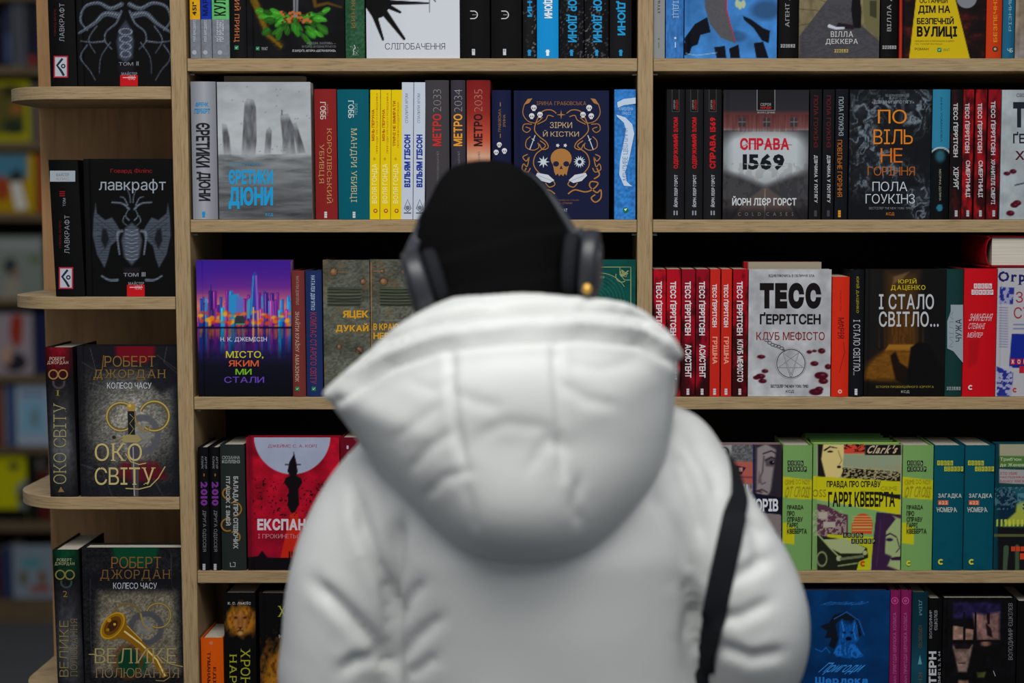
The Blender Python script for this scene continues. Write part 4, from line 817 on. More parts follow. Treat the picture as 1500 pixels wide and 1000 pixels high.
def a(A):
    A.fill((26, 24, 24))
    A.poly((78, 52, 26), [(1298, 398), (1345, 398), (1340, 520), (1300, 520)], 16, .8); A.poly((120, 92, 66), [(1309, 405), (1332, 398), (1322, 408), (1308, 416)], 3, .7)
    for k in range(9): x = 1288+k*8; A.line((70, 40, 16), [(x, 440+abs(k-4)*6), (x, 508)], 2.4, 2.4, 2, .7)
    A.poly((104, 62, 20), [(1306, 462), (1340, 462), (1342, 512), (1300, 512)], 6, .5); A.poly((146, 100, 34), [(1302, 504), (1340, 504), (1336, 513), (1296, 513)], 2)
    A.mix((A.n(2, 14, 4, 2) > .5)*(A.Y > 455)*(A.Y < 503)*(A.X > 1300)*(A.X < 1340)*.4, (50, 30, 14))
    A.poly((128, 80, 24), [(1270, 530), (1298, 512), (1340, 512), (1332, 570), (1290, 562), (1266, 556)], 8, .95); A.mix(A.n(5, 2, 6)*(A.Y > 512)*.4, (54, 34, 14))
    A.poly((20, 15, 12), [(1304, 520), (1312, 514), (1318, 530), (1332, 540), (1330, 566), (1312, 556), (1308, 540)], 3, .9); A.poly((17, 16, 16), [(1334, 508), (1346, 500), (1362, 504), (1384, 540), (1386, 584), (1326, 584), (1330, 540)], 3)
    A.poly((22, 21, 22), [(1352, 394), (1388, 394), (1388, 560), (1368, 520), (1350, 470)], 12, .9); A.poly((28, 26, 26), [(1266, 394), (1290, 394), (1292, 480), (1278, 524), (1264, 540)], 12, .85)
    A.mix(np.clip((A.Y-552)/10, 0, .85), (20, 18, 17))
i = I().T('ЮРІЙ', 1316, 407.5, 1343, 415, (190, 170, 26), 0, .01, 1).T('ДАЦЕНКО', 1304.5, 417.5, 1355.5, 425.5, (190, 170, 26), 0, .01, 1).T('І СТАЛО', 1287.5, 430.5, 1368, 453, (180, 182, 186), 0, .015, gap=.12).T('СВІТЛО...', 1287.5, 456, 1375, 478.5, (180, 182, 186), 0, .015, gap=.12)
i.T('ІСТОРІЯ ПРОВІНЦІЙНОГО ХІРУРГА', 1283, 564, 1368, 568.5, (150, 134, 50), 0, 0, 1).T('КСД', 1320, 571.5, 1332, 576, (160, 160, 160), 0, .01)
book('face out dark cover with an amber lit alley and a long shadow, third shelf', 1266.5, 1384.5, 394.5, 580, 'C', 'face', a, i, CR)
i = I().G([(1392, 446), (1410, 446), (1410, 531), (1404, 524), (1396, 514), (1387, 510), (1387, 470), (1392, 456)], (140, 150, 158)).T('ЧУЖА', 1399, 467, 1408, 500, (40, 44, 50), 'u', .01).T('МІЛА', 1390, 456, 1396, 508, (110, 120, 128), 'u', -.02); fab(i, 1386, 566, (130, 140, 140), 21)
book('dark green spine with a pale torn patch right of the amber alley cover', 1385.3, 1410, 394, 581, 'C', 'spine', (24, 54, 52), i, CR)
i = I()
for r0, (s, xo, y) in enumerate((('ЖОЕЛЬ', 1426, 415), ('ДІККЕР', 1422.5, 424))):
    for k, ch in enumerate(s): i.R(xo+k*5.4, y, xo+k*5.4+4.7, y+7.4, (205, 195, 200)).T(ch, xo+k*5.4+1, y+1.4, xo+k*5.4+3.8, y+6, (150, 40, 44), 0, .02)
i.T('ЗНИКНЕННЯ', 1418, 459, 1454, 470, (214, 170, 176), 0, .005, slant=.1).T('СТЕФАНІ', 1417, 472.5, 1443, 482, (214, 170, 176), 0, .005, slant=.1).T('МЕЙЛЕР', 1416, 484.5, 1440, 494, (214, 170, 176), 0, .005, slant=.1).ring(1421, 567, 2.6, 2, (214, 190, 190), t0=40, t1=320)
book('wide bright red spine with small white letter tiles near the right photo edge', 1411, 1459, 393, 580, 'C', 'spine', lambda A: A.fill((186, 18, 28)).mix(np.clip(.4-A.sd([(1420, 500), (1432, 498), (1428, 530), (1420, 534)])/10, 0, .3), (120, 12, 20)), i, CR)
def a(A):
    A.fill((168, 166, 172)); BL_ = (40, 46, 130)
    A.poly(BL_, [(1465, 420), (1486, 421), (1484, 445), (1463, 445)]); A.mix((A.n(4, 5, 3) > .52)*(A.Y > 420)*(A.Y < 446)*(A.X < 1486)*.8, (170, 170, 184))
    for k in range(16): A.line((110, 110, 150), [(1464, 450+k*3.8), (1476, 450.4+k*3.8)], 1.2)
    A.poly((26, 40, 130), [(1482, 488), (1600, 492), (1600, 540), (1478, 538)]); A.poly(BL_, [(1460, 536), (1484, 545), (1482, 580), (1460, 580)]); A.mix((A.n(5, 4, 9) > .5)*(A.Y > 536)*(A.X < 1483)*.85, (170, 170, 186))
    A.poly(BL_, [(1500, 395), (1620, 395), (1620, 430), (1540, 430)])
i = I().T('Orphea', 1462, 397, 1538, 417, (30, 32, 90), 0, .03, 1).T('ЗН', 1488, 427, 1512, 443, (150, 40, 54), 0, .0).T('СТЕФАНІ', 1485, 449, 1570, 467, (150, 40, 54), 0, .0).R(1484, 474, 1500, 476, (120, 126, 160)).R(1484, 480, 1500, 482, (120, 126, 160))
for k, ch in enumerate('ЖОЕЛ'): i.R(1480+k*9, 525, 1487+k*9, 534, (170, 30, 44)).T(ch, 1481.5+k*9, 526.5, 1485.5+k*9, 532.5, (210, 200, 206), 0, .02)
i.R(1493, 536, 1500, 546, (170, 30, 44)).ring(1486.5, 571, 2.4, 2, (180, 50, 50), t0=40, t1=320)
book('face out white and blue newspaper style cover cut by the right photo edge, third shelf', 1460, 1585, 392.5, 580, 'C', 'face', a, i, CR)
def lying(label, x0, x1, y0, y1, Y0, c, z0, w=.19):
    a = P(x0, y0, Y0); b = P(x1, y1, Y0); h = a[2]-b[2]; root = empty('book', ((a[0]+b[0])/2, Y0, z0)); tag(root, label, 'book', CR)
    cc = lin(c)*G; m = MB(); X0, X1 = a[0], b[0]
    m.box((X0+.004, Y0, z0), (X1, Y0+w, z0+.0025), cc); m.box((X0+.004, Y0, z0+h-.0025), (X1, Y0+w, z0+h), cc)
    n = 8; V = []; 
    for yy in (Y0, Y0+w):
        for r in (1., .86):
            V += [(X0+.012-.010*r*math.sin(math.pi*k/n), yy, z0+h/2+h/2*r*math.cos(math.pi*k/n)) for k in range(n+1)]
    k = n+1; fs = [(i_, i_+1, k+i_+1, k+i_) for i_ in range(n)]+[(2*k+i_, 3*k+i_, 3*k+i_+1, 2*k+i_+1) for i_ in range(n)]+[(i_, 2*k+i_, 2*k+i_+1, i_+1) for i_ in range(n)]+[(k+i_, k+i_+1, 3*k+i_+1, 3*k+i_) for i_ in range(n)]
    m.add(V, fs, cc); m.build('cover', M_PRINT, root)
    MB().box((X0+.013, Y0+.004, z0+.003), (X1-.004, Y0+w-.004, z0+h-.003)).build('page_block', M_PAGEH, root); return root
ztop = max(P(1440, 392.5, .006)[2], 0)
lying('thick red book lying flat with cream page edges above the upper right row', 1442, 1590, 345, 391, .012, (140, 14, 26), ztop+.0012)

# ------------------------------------------------------------------ fourth shelf
DG = 'books on the fourth shelf of the left bay'
for k, (x0, x1) in enumerate(((291.5, 306.5), (308, 322.5))):
    xm = (x0+x1)/2+.5; i = I().T('АРТУР', xm+1, 668, xm+4, 686, (130, 130, 132), 'd', 0).T('КЛАРК', xm-4, 668, xm-1, 686, (130, 130, 132), 'd', 0).T('2010', xm-5, 705, xm+5, 740, (110, 48, 130), 'd', .05).T('ДРУГА ОДІССЕЯ', xm-2.5, 747, xm+3, 807, (120, 120, 122), 'd', -.005).L([(xm, 693), (xm, 697)], 2, (120, 90, 50)); ksd(i, xm, 834, (170, 172, 176), 9)
    book('%s of two thin black spines with purple numerals, fourth left shelf' % ('left', 'right')[k], x0, x1, 655, 835.5, 'D', 'spine', (20, 20, 22), i, DG)
i = I().T('СЮЗАННА', 326, 667, 352, 672, (140, 144, 142), 0, .01).T('КОЛЛІНЗ', 326, 673, 352, 678, (150, 154, 152), 0, .02)
for x, y, r, t0, t1 in ((335, 722, 8, 60, 300), (344, 745, 10, -120, 100), (334, 768, 9, 60, 300), (344, 786, 8, -120, 40)): i.ring(x, y, r, 2.2, (140, 100, 40), t0=t0, t1=t1)
i.T('БАЛАДА ПРО СПІВОЧИХ', 341, 697, 349.5, 803, (150, 152, 150), 'd', .045, gap=.06).T('ПТАШОК І ЗМІЙ', 331.5, 697, 339, 769, (150, 152, 150), 'd', .045, gap=.06).L([(338, 823), (338, 829), (345, 829), (345, 823), (342, 823)], 1.2, (160, 162, 160)); sk
book('dark grey green spine with large white and orange ring print, fourth left shelf', 324, 359.5, 651, 837, 'D', 'spine', (38, 44, 42), i, DG)
def a(A):
    A.fill((158, 18, 38)).mot(.25, 18, 18, 3); A.mix(np.clip((A.Y-770)/60, 0, .5), (120, 14, 40))
    A.circ((160, 166, 188), 428, 638, 56); A.mix(A.n(20, 20, 5)*.25*(np.hypot(A.X-428, A.Y-638) < 56), (120, 128, 154)); A.poly((86, 16, 34), [(362, 636), (369, 636), (369, 840), (362, 840)], 3, .6)
    A.poly((190, 40, 26), [(426, 748), (436, 748), (446, 820), (410, 820)]); A.mix((A.sd([(370, 700), (480, 700), (480, 760), (370, 760)]) < 0)*(A.n(3, 3, 8, 3) > .8)*1., (30, 16, 24))
    A.poly((22, 18, 22), [(431, 664), (434, 676), (436, 690), (434, 696), (441, 700), (443, 706), (437, 716), (438, 738), (432, 750), (426, 750), (421, 740), (423, 716), (416, 706), (418, 700), (425, 696), (421, 690), (424, 676)], 1); A.line((22, 18, 22), [(418, 680), (440, 680)], 1.4); A.line((22, 18, 22), [(430, 662), (431, 676)], 1.2)
    A.poly((22, 16, 22), [(362, 816), (378, 814), (384, 806), (392, 816), (500, 818), (500, 840), (362, 840)])
    for x in (424, 428, 432, 436): A.line((22, 16, 22), [(x, 808), (x, 819)], 2)
i = I().T('ДЖЕЙМС С. А. КОРІ', 392.5, 649.5, 464.5, 656, (160, 40, 60), 0, -.005).T('ЕКСПАНСІЯ', 377, 759.5, 480, 776.5, (205, 190, 200), 0, .05, gap=.06).T('І ПРОКИНЕТЬСЯ ЛЕВІАФАН', 378, 781.5, 494, 788.5, (196, 120, 132), 0, 0)
book('face out red cover with a black tower against a pale moon', 362, 498, 640.5, 834.5, 'D', 'face', a, i, DG, hard=True)
i = I().T('1', 508, 652, 511, 657, (180, 170, 190)).T('ЕКСПАНСІЯ', 510, 665, 524, 780, (200, 190, 196), 'd', .03)
book('dark red spine mostly hidden behind the left sleeve, fourth shelf', 499.5, 534, 640.5, 836, 'D', 'spine', (104, 18, 34), i, DG)
DR = 'books on the fourth shelf of the right bay'
def a(A):
    A.fill((118, 108, 112)); A.poly((92, 92, 94), [(1072, 650), (1106, 650), (1106, 676), (1072, 676)]); A.mot(.3, 2, 2); A.poly((150, 150, 150), [(1040, 652), (1072, 652), (1070, 670), (1040, 672)])
    A.ring((40, 38, 44), 1060, 662, 7, 2.5); A.poly((170, 88, 78), [(1030, 675), (1104, 676), (1103, 708), (1030, 708)]); A.poly((130, 64, 66), [(1030, 694), (1104, 697), (1104, 700), (1030, 697)])
    for x in (1062, 1084): A.poly((40, 26, 40), [(x-7, 681), (x+9, 684), (x+2, 694), (x-5, 694)]).poly((180, 130, 120), [(x-2, 684), (x+4, 684), (x+4, 690), (x-2, 690)])
    A.poly((52, 44, 52), [(1106, 650), (1147, 650), (1147, 735), (1106, 735)]); A.poly((136, 126, 128), [(1109, 656), (1122, 650), (1140, 660), (1138, 700), (1128, 720), (1118, 730), (1108, 728)], 3); A.poly((80, 72, 78), [(1120, 672), (1130, 668), (1140, 674), (1132, 683), (1122, 682)], 3); A.circ((24, 20, 26), 1131, 677, 4, 3).line((40, 34, 40), [(1121, 674), (1130, 669), (1140, 673)], 1.6).line((60, 52, 58), [(1118, 664), (1130, 660), (1141, 666)], 2.2).circ((150, 142, 146), 1133, 676, 1, 1); A.line((84, 72, 78), [(1119, 668), (1117, 690), (1112, 703), (1116, 708), (1121, 706)], 2, 1.6, 2); A.line((72, 50, 56), [(1110, 718), (1116, 716), (1124, 720)], 3, 2, 1.5); A.poly((100, 88, 94), [(1112, 690), (1116, 704), (1110, 708)], 3)
    A.line((60, 44, 50), [(1106, 718), (1116, 720)], 2); A.poly((44, 38, 46), [(1138, 650), (1147, 650), (1147, 735), (1128, 725)], 4)
    A.poly((26, 24, 40), [(1030, 708), (1147, 728), (1147, 754), (1030, 740)]); A.poly((124, 112, 112), [(1030, 744), (1143, 752), (1143, 834), (1030, 834)], 1); A.circ((40, 38, 54), 1133, 790, 8, 14, 2); A.poly((34, 32, 46), [(1103, 650), (1106, 650), (1106, 728), (1103, 726)])
i = I().T('КНИГА', 1072, 709, 1097, 724, (205, 205, 212), 0, .04, gap=.05).T('БАЛТІМОРІВ', 1050, 730, 1140, 749, (205, 205, 212), 0, .04, gap=.05).L([(1103, 650), (1103, 728)], 1, (60, 50, 110))
book('face out collage cover with a grey female face beside the right shoulder', 1040, 1144.5, 651, 833, 'D', 'face', a, i, DR)
GR = (112, 152, 88)
def gspine(X):
    def f(A):
        A.fill(GR); A.poly((186, 180, 28), [(X, 697), (X+60, 704), (X+60, 732), (X, 727)]); A.poly((186, 180, 28), [(X, 764), (X+8, 764), (X+8, 770), (X+17, 770), (X+17, 795), (X, 794)])
    return f
def tiles(i, x, y, c, ct, st=4.4, off=0):
    for r0, s in enumerate(('ЖОЕЛЬ', 'ДІККЕР')):
        for k, ch in enumerate(s): i.R(x+off*r0+k*st+k*.1, y+r0*8.6, x+off*r0+k*st+st*.88, y+r0*8.6+7, c).T(ch, x+off*r0+k*st+st*.24, y+r0*8.6+1.3, x+off*r0+k*st+st*.68, y+r0*8.6+5.8, ct, 0, .02)
for k, (x0, x1) in enumerate(((1146.5, 1189), (1321.5, 1366))):
    o = x0+7; i = I(); tiles(i, o, 674, (28, 28, 26), (160, 190, 140), 4.7)
    i.T('CRIME DO NOT', x0+3, 701, x1-3, 708, (160, 154, 30)).T('OT CROSS', x0+2, 711, x1-2, 727, (150, 142, 40), 0, .0, slant=.08)
    for j, s in enumerate(('ПРАВДА', 'ПРО', 'СПРАВУ', 'ГАРРІ', 'КВЕБЕРТА')): i.T(s, o-1, 739+j*8.6, o-1+(24, 11, 23, 16, 29)[j], 746+j*8.6, (40, 46, 30), 0, .02, gap=.05)
    i.ring(x0+9, 824, 2.6, 2.2, (200, 196, 40), t0=40, t1=320)
    book(('light green spine with a yellow tape band beside the grey face collage', 'light green spine with a yellow band between vintage car cover and teal spine')[k], x0, x1, 652, 833, 'D', 'spine', gspine(x0), i, DR)
for k, (x0, x1, y) in enumerate(((1178, 1292, 637.5), (1186, 1306, 644))):
    book(('rearmost light green book behind the vintage car cover', 'light green book directly behind the vintage car cover')[k], x0, x1, y, 830, 'D', 'face', (98, 140, 78), None, DR, Yf=(.115, .078)[k], thick=.03)
def a(A):
    A.fill((150, 160, 124)); A.poly(GR, [(1188, 640), (1196, 640), (1196, 840), (1188, 840)])
    A.poly((28, 26, 26), [(1198, 650), (1204, 650), (1204, 700), (1198, 700)]); A.poly((206, 186, 120), [(1204, 651), (1236, 651), (1236, 694), (1222, 702), (1208, 698), (1201, 680)], 1); A.poly((30, 26, 28), [(1200, 650), (1206, 650), (1203, 672), (1210, 700), (1198, 702)], 2); A.line((34, 28, 30), [(1208, 659), (1216, 654), (1226, 656)], 2.6, 1.2).circ((34, 28, 30), 1216, 661, 4, 1.6).line((110, 90, 60), [(1228, 660), (1233, 674), (1229, 680)], 1.2, 1, 1.5, .8); A.circ((34, 28, 30), 1229, 683, 3, 2); A.poly((34, 28, 30), [(1232, 696), (1236, 686), (1238, 700)], 2)
    A.poly((196, 66, 48), [(1236, 651), (1267, 651), (1267, 664), (1236, 664)]); A.mix((A.n(4, 2, 3) > .5)*(A.X > 1236)*(A.X < 1266)*(A.Y < 661)*1., (36, 22, 24)); A.poly((30, 26, 28), [(1267, 651), (1320, 651), (1320, 666), (1267, 666)])
    A.poly((138, 148, 120), [(1236, 665), (1319, 667), (1319, 688), (1234, 682)]); A.poly((34, 28, 24), [(1234, 684), (1319, 690), (1319, 706), (1236, 701)]); A.mix((A.n(3, 1.6, 6, 3) > .55)*(A.X > 1236)*(A.Y > 681)*(A.Y < 702)*1., (150, 140, 104))
    A.poly((186, 180, 24), [(1188, 696), (1319, 704), (1319, 724), (1188, 712)]); A.poly((30, 26, 30), [(1240, 716), (1319, 723), (1319, 730), (1240, 722)]); A.poly((190, 184, 24), [(1188, 712), (1256, 717), (1319, 730), (1318, 752), (1188, 728)])
    A.poly((116, 160, 96), [(1196, 731), (1318, 752), (1318, 800), (1196, 800)]); A.poly((88, 52, 70), [(1197, 736), (1210, 738), (1232, 750), (1242, 752), (1242, 786), (1197, 786)], 1); A.poly((170, 160, 150), [(1199, 748), (1212, 748), (1212, 758), (1199, 758)]).poly((170, 160, 150), [(1206, 762), (1224, 762), (1224, 770), (1206, 770)]); A.mix((A.n(3, 3, 2) > .58)*(A.X < 1240)*(A.Y > 745)*(A.Y < 782)*.7, (170, 160, 140))
    A.circ((196, 72, 40), 1264, 764, 14, 14).poly((196, 72, 40), [(1248, 764), (1279, 764), (1277, 780), (1247, 778)]); A.mix((np.abs(A.X-1263) < 15)*(A.Y > 752)*(A.Y < 777)*(np.abs((A.Y % 4)-2) < .7)*1., (176, 160, 90))
    A.poly((56, 34, 62), [(1284, 748), (1320, 752), (1320, 836), (1276, 836), (1278, 800)]); A.poly((150, 166, 112), [(1304, 752), (1320, 758), (1320, 834), (1300, 826), (1306, 812), (1296, 808), (1292, 790), (1294, 770)], 3); A.circ((50, 30, 58), 1303, 788, 5, 2.4, 1.5).line((50, 30, 58), [(1296, 783), (1304, 779), (1313, 784)], 2).line((70, 54, 74), [(1314, 786), (1318, 800), (1313, 806)], 1.6).poly((56, 34, 62), [(1304, 750), (1312, 758), (1298, 776), (1296, 812), (1290, 836), (1276, 836), (1284, 750)], 2).line((84, 60, 84), [(1290, 760), (1288, 790), (1284, 826)], 1.2, 1, 2, .6); A.poly((50, 30, 58), [(1304, 814), (1320, 812), (1319, 818), (1306, 818)], 1)
    A.poly((176, 178, 30), [(1212, 780), (1280, 784), (1274, 836), (1246, 836), (1246, 820), (1212, 800)]); A.poly((32, 36, 26), [(1197, 782), (1240, 788), (1270, 800), (1272, 814), (1258, 820), (1254, 836), (1197, 836)]); A.poly((156, 166, 118), [(1204, 788), (1238, 786), (1268, 800), (1262, 808), (1232, 808), (1216, 800)], 1)
    A.line((150, 160, 110), [(1198, 780), (1216, 800), (1228, 812)], 2); A.circ((156, 166, 118), 1229, 815, 4).circ((156, 166, 118), 1267, 807, 3.4); A.ring((120, 130, 90), 1204, 816, 7, 2, 10); A.line((100, 110, 80), [(1232, 816), (1264, 812)], 4); A.line((130, 140, 100), [(1228, 826), (1256, 822)], 2)
i = I().T("Clark's", 1268, 651.5, 1318, 664, (180, 160, 130), 0, .035, 1, .15).T('ПРАВДА ПРО СПРАВУ', 1211, 704, 1290, 715, (30, 28, 20), 0, .03, gap=.05).T('ГАРРІ КВЕБЕРТА', 1213, 720, 1311, 742, (30, 28, 20), 0, .035, gap=.05).T('CRIME', 1290, 712, 1314, 718, (150, 144, 30))
tiles(i, 1235, 780, (24, 24, 22), (180, 190, 150), 6, 12); i.ring(1264, 825, 2.8, 2.4, (190, 70, 30), t0=40, t1=320)
i.T('OSS', 1190, 716, 1210, 727, (150, 142, 40), 0, .0)
book('face out collage cover with a vintage car, a face and yellow tape strips', 1190.5, 1320, 650.5, 832, 'D', 'face', a, i, DR)
for k, (x0, x1) in enumerate(((1367.5, 1411), (1412.5, 1455.5))):
    i = I(); tiles(i, x0+5, 674, (176, 176, 40), (24, 70, 78), 4.7, 10)
    i.T('ЗАГАДКА', x0+6, 722, x1-3, 729.5, (170, 176, 172), 0, .03).R(x0+6, 732, x0+21, 739, (196, 84, 50)).T('622', x0+7, 733, x0+20, 738, (196, 170, 150), 0, .03).T('НОМЕРА', x0+5, 742, x1-8, 749.5, (170, 176, 172), 0, .03, slant=-.05).ring(x0+10, 822, 3, 2.4, (190, 186, 60), t0=40, t1=320)
    book('%s of two wide teal spines with yellow tiles and an orange number box' % ('left', 'right')[k], x0, x1, 652, 832.5, 'D', 'spine', lambda A: A.fill((0, 74, 88)).mix(np.clip(A.n(12, 12, 7)-.5, 0, 1)*(A.Y > 770)*.5, (0, 52, 66)), i, DR)
def a(A):
    A.fill((26, 58, 60)); A.poly((10, 54, 66), [(1456, 640), (1463, 640), (1463, 840), (1456, 840)]); A.poly((150, 146, 122), [(1464, 650), (1600, 650), (1600, 668), (1464, 668)]); A.poly((74, 110, 50), [(1464, 667), (1600, 669), (1600, 687), (1464, 683)]); A.poly((150, 148, 150), [(1464, 686), (1600, 690), (1600, 712), (1464, 706)])
    A.poly((32, 78, 92), [(1463, 712), (1600, 714), (1600, 765), (1463, 760)]); A.poly((150, 160, 60), [(1478, 740), (1600, 700), (1600, 765), (1470, 768)], 6); A.poly((18, 40, 58), [(1463, 716), (1480, 714), (1490, 728), (1488, 748), (1472, 762), (1463, 758)], 3); A.mix((A.n(3, 3, 3) > .6)*(A.Y > 712)*(A.Y < 745)*.5, (110, 150, 160))
    A.mix((A.Y > 758)*(A.Y < 768)*(np.abs((A.X % 6)-3) < 1.4)*.9, (190, 190, 60)); A.poly((24, 24, 26), [(1462, 770), (1600, 772), (1600, 834), (1462, 834)]); A.mix((A.Y > 780)*(A.Y < 784)*1., (80, 84, 50)); A.line((60, 80, 56), [(1474, 800), (1472, 832)], 8, 6); A.line((60, 80, 56), [(1490, 798), (1490, 832)], 6, 6)
i = I().T('Триб’юн', 1465, 670, 1496, 676, (170, 180, 150), 0, .02).T('де Женев', 1465, 678, 1500, 684, (170, 180, 150), 0, .02).T('ХТО УБИВ', 1465, 691, 1490, 695, (170, 60, 60)).T('НАСЛІДНИКА', 1465, 697, 1500, 700.5, (170, 60, 60)).T('БАНКУ ЕБЕЗНЕР', 1465, 702.5, 1510, 706, (170, 60, 60))
for k in range(5): i.R(1481+k*7, 800, 1487+k*7, 807, (190, 60, 34))
i.R(1494, 810, 1501, 819, (190, 60, 34)).T('З', 1498, 737, 1504, 746, (30, 30, 30), 0, .04)
book('face out teal and green collage cover cut by the right photo edge, fourth shelf', 1457, 1575, 650, 832, 'D', 'face', a, i, DR)

# ------------------------------------------------------------------ bottom shelf
EG = 'books on the lowest visible shelf'
i = I().T('ТУМАНАМИ СТЕЖКИ', 304, 954, 309, 1050, (60, 30, 16), 'd', .02).T('ЕДІТ БОН', 312, 976, 317, 1040, (60, 30, 16), 'd', .02).C(310, 941, 3, (196, 110, 70))
book('bright orange spine in the bottom left corner of the lowest left shelf', 295.5, 328, 934, 1085, 'E', 'spine', (206, 84, 18), i, EG, depth=.12)
def lionart(x0, x1, y0, y1):
    def f(A):
        A.fill((17, 17, 19)); cx, cy = (x0+x1)/2, (y0+y1)/2; rx, ry = (x1-x0)/2, (y1-y0)/2
        q = np.hypot((A.X-cx)/rx, (A.Y-cy)/ry); fl_ = A.n(5, 9, 3, 5)
        m = np.clip((1.25-q-.5*(fl_-.3))*2, 0, 1); A.mix(m, (150, 84, 24)); A.mix(m*fl_*np.clip(1.2-np.abs(q-.75)*2, 0, 1), (206, 150, 40)); A.mix(m*np.clip(A.n(3, 7, 8)-.45, 0, 1)*1.6, (60, 30, 12))
        A.circ((168, 112, 60), cx, cy+ry*.1, rx*.42, ry*.62, 7, .8)
        for s in (-1, 1): A.circ((46, 26, 12), cx+s*rx*.28, cy-ry*.18, rx*.11, ry*.07, 1.6); A.circ((96, 56, 24), cx+s*rx*.12, cy+ry*.1, rx*.06, ry*.28, 3, .6)
        A.poly((40, 22, 16), [(cx-rx*.13, cy+ry*.4), (cx+rx*.13, cy+ry*.4), (cx, cy+ry*.55)], 1.6); A.line((50, 28, 18), [(cx-rx*.2, cy+ry*.66), (cx, cy+ry*.56), (cx+rx*.2, cy+ry*.66)], 1.4); A.circ((190, 160, 120), cx, cy+ry*.78, rx*.14, ry*.1, 2, .7)
    return f
i = I().T('К. С. ЛЬЮЇС', 334, 880, 368, 884.5, (176, 176, 180), 0, .02, 1).T('ХРОНІКИ', 353, 949, 367, 1040, (160, 158, 40), 'd', .0, 1).T('НАРНІЇ', 337, 957, 350, 1030, (160, 158, 40), 'd', .0, 1)
book('black spine with a golden lion face, lowest left shelf', 329.5, 375.5, 868, 1085, 'E', 'spine', lionart(329, 376, 884, 932), i, EG, depth=.15)
i = I().T('ХРОНІКИ', 407, 887, 490, 903, (176, 170, 36), 0, .0, 1).T('НАРНІЇ', 417, 907, 480, 921, (176, 170, 36), 0, .0, 1).T('К. С. ЛЬЮЇС', 408, 928, 470, 934, (170, 170, 175), 0, 0, 1).T('ПОВНА ІСТОРІЯ', 416, 878, 450, 881, (120, 120, 124))
book('face out black cover with golden mane beside the white sleeve', 381, 505, 868.5, 1085, 'E', 'face', lambda A: lionart(375, 515, 930, 1070)(A), i, EG, thick=.04)
def a(A):
    A.fill((4, 52, 98)).mot(.12, 20); A.mix(np.clip((A.Y-950)/140, 0, .35), (2, 36, 80))
    B_ = (36, 112, 200); A.poly((22, 26, 36), [(1201, 917), (1214, 912), (1222, 900), (1238, 896), (1256, 904), (1262, 930), (1256, 934), (1250, 912), (1232, 906), (1224, 914), (1228, 936), (1222, 950), (1214, 946), (1218, 934), (1208, 934), (1212, 924)], 1)
    A.poly((20, 84, 160), [(1230, 912), (1234, 906), (1238, 914), (1248, 914), (1252, 906), (1256, 916), (1258, 936), (1250, 946), (1252, 956), (1246, 964), (1232, 962), (1226, 948), (1230, 934)], 2); A.mix((A.n(2, 3, 6, 4) > .5)*(A.sd([(1230, 908), (1256, 908), (1258, 936), (1250, 946), (1232, 950)]) < 0)*.45, (8, 50, 104)); A.line((60, 140, 220), [(1233, 910), (1236, 922), (1234, 934)], 1); A.line((60, 140, 220), [(1252, 912), (1250, 924), (1254, 936)], 1); A.line((60, 140, 220), [(1226, 948), (1222, 956)], 1); A.circ((10, 30, 60), 1237, 926, 2.4, 1.6); A.circ((10, 30, 60), 1248, 926, 2.4, 1.6); A.circ((12, 20, 36), 1243, 935, 4.5, 3)
    A.poly((30, 104, 190), [(1226, 946), (1238, 942), (1254, 944), (1262, 958), (1254, 964), (1240, 958), (1226, 962), (1222, 956)], 2); A.mix((A.n(1.6, 6, 4) > .55)*(A.sd([(1226, 940), (1258, 940), (1262, 962), (1224, 962)]) < 0)*.6, (6, 50, 100))
    for pts in ([(1194, 950), (1204, 954), (1210, 948), (1216, 956)], [(1256, 950), (1264, 960), (1258, 962)], [(1222, 906), (1240, 896), (1258, 908), (1266, 930)]): A.line(B_, pts, 1)
i = I().T('Артур Конан Дойл', 1196, 880, 1278, 887, (36, 112, 196), 0, .005, 0, .35).T('Пригоди', 1194, 970, 1272, 988, (52, 134, 216), 0, .01, 0, .35).T('Шерлока', 1194, 991, 1271, 1004, (36, 116, 200), 0, .05, 1)
book('face out deep blue cover with a bearded dog head, lowest right shelf', 1166, 1302, 864.5, 1085, 'E', 'face', a, i, EG)
for k, (x0, x1) in enumerate(((1303, 1317.5), (1318.5, 1333.5))):
    xm = (x0+x1)/2; i = I().T('ПРИГОДИ ШЕРЛОКА ХОЛМСА', xm-2.5, 896, xm+3, 986, (170, 90, 140), 'u', .0, 1).ring(xm, 879, 4.6, 1.2, (186, 76, 136)).C(xm, 879, 2.4, (176, 60, 120)).T('ДОЙЛ', xm-2, 989, xm+2.5, 1010, (170, 90, 140), 'u', 0)
    book('%s of two narrow magenta spines, lowest right shelf' % ('left', 'right')[k], x0, x1, 864.5, 1085, 'E', 'spine', (122, 30, 82), i, EG)
i = I().T('ДІМ', 1345, 878, 1350, 900, (90, 130, 140), 'd', 0).T('КОРОЛІВСТВО', 1345, 915, 1350, 948, (96, 74, 50), 'd', 0).G([(1344, 972), (1347, 958), (1350, 972)], (90, 140, 160)).T('КНИГА', 1345, 984, 1350, 1030, (100, 70, 50), 'd')
book('dark teal spine right of the magenta spines, lowest right shelf', 1335, 1357.5, 867, 1085, 'E', 'spine', lambda A: A.vg([(866, (18, 44, 54)), (936, (18, 52, 64)), (975, (26, 70, 86)), (1085, (16, 40, 50))]), i, EG)
i = I().T('ВОЛОДИМИР', 1361, 893, 1365.5, 934, (140, 140, 144), 'u', 0).T('ЄШКІЛЄВ', 1368, 893, 1372.5, 922, (140, 140, 144), 'u', 0).T('ПАТЕРН', 1360, 953, 1371, 1030, (180, 180, 184), 'u', .045).T('ТЕМНІ 1, 2, 3, 44', 1373.5, 953, 1377.5, 1005, (150, 150, 154), 'u', .01)
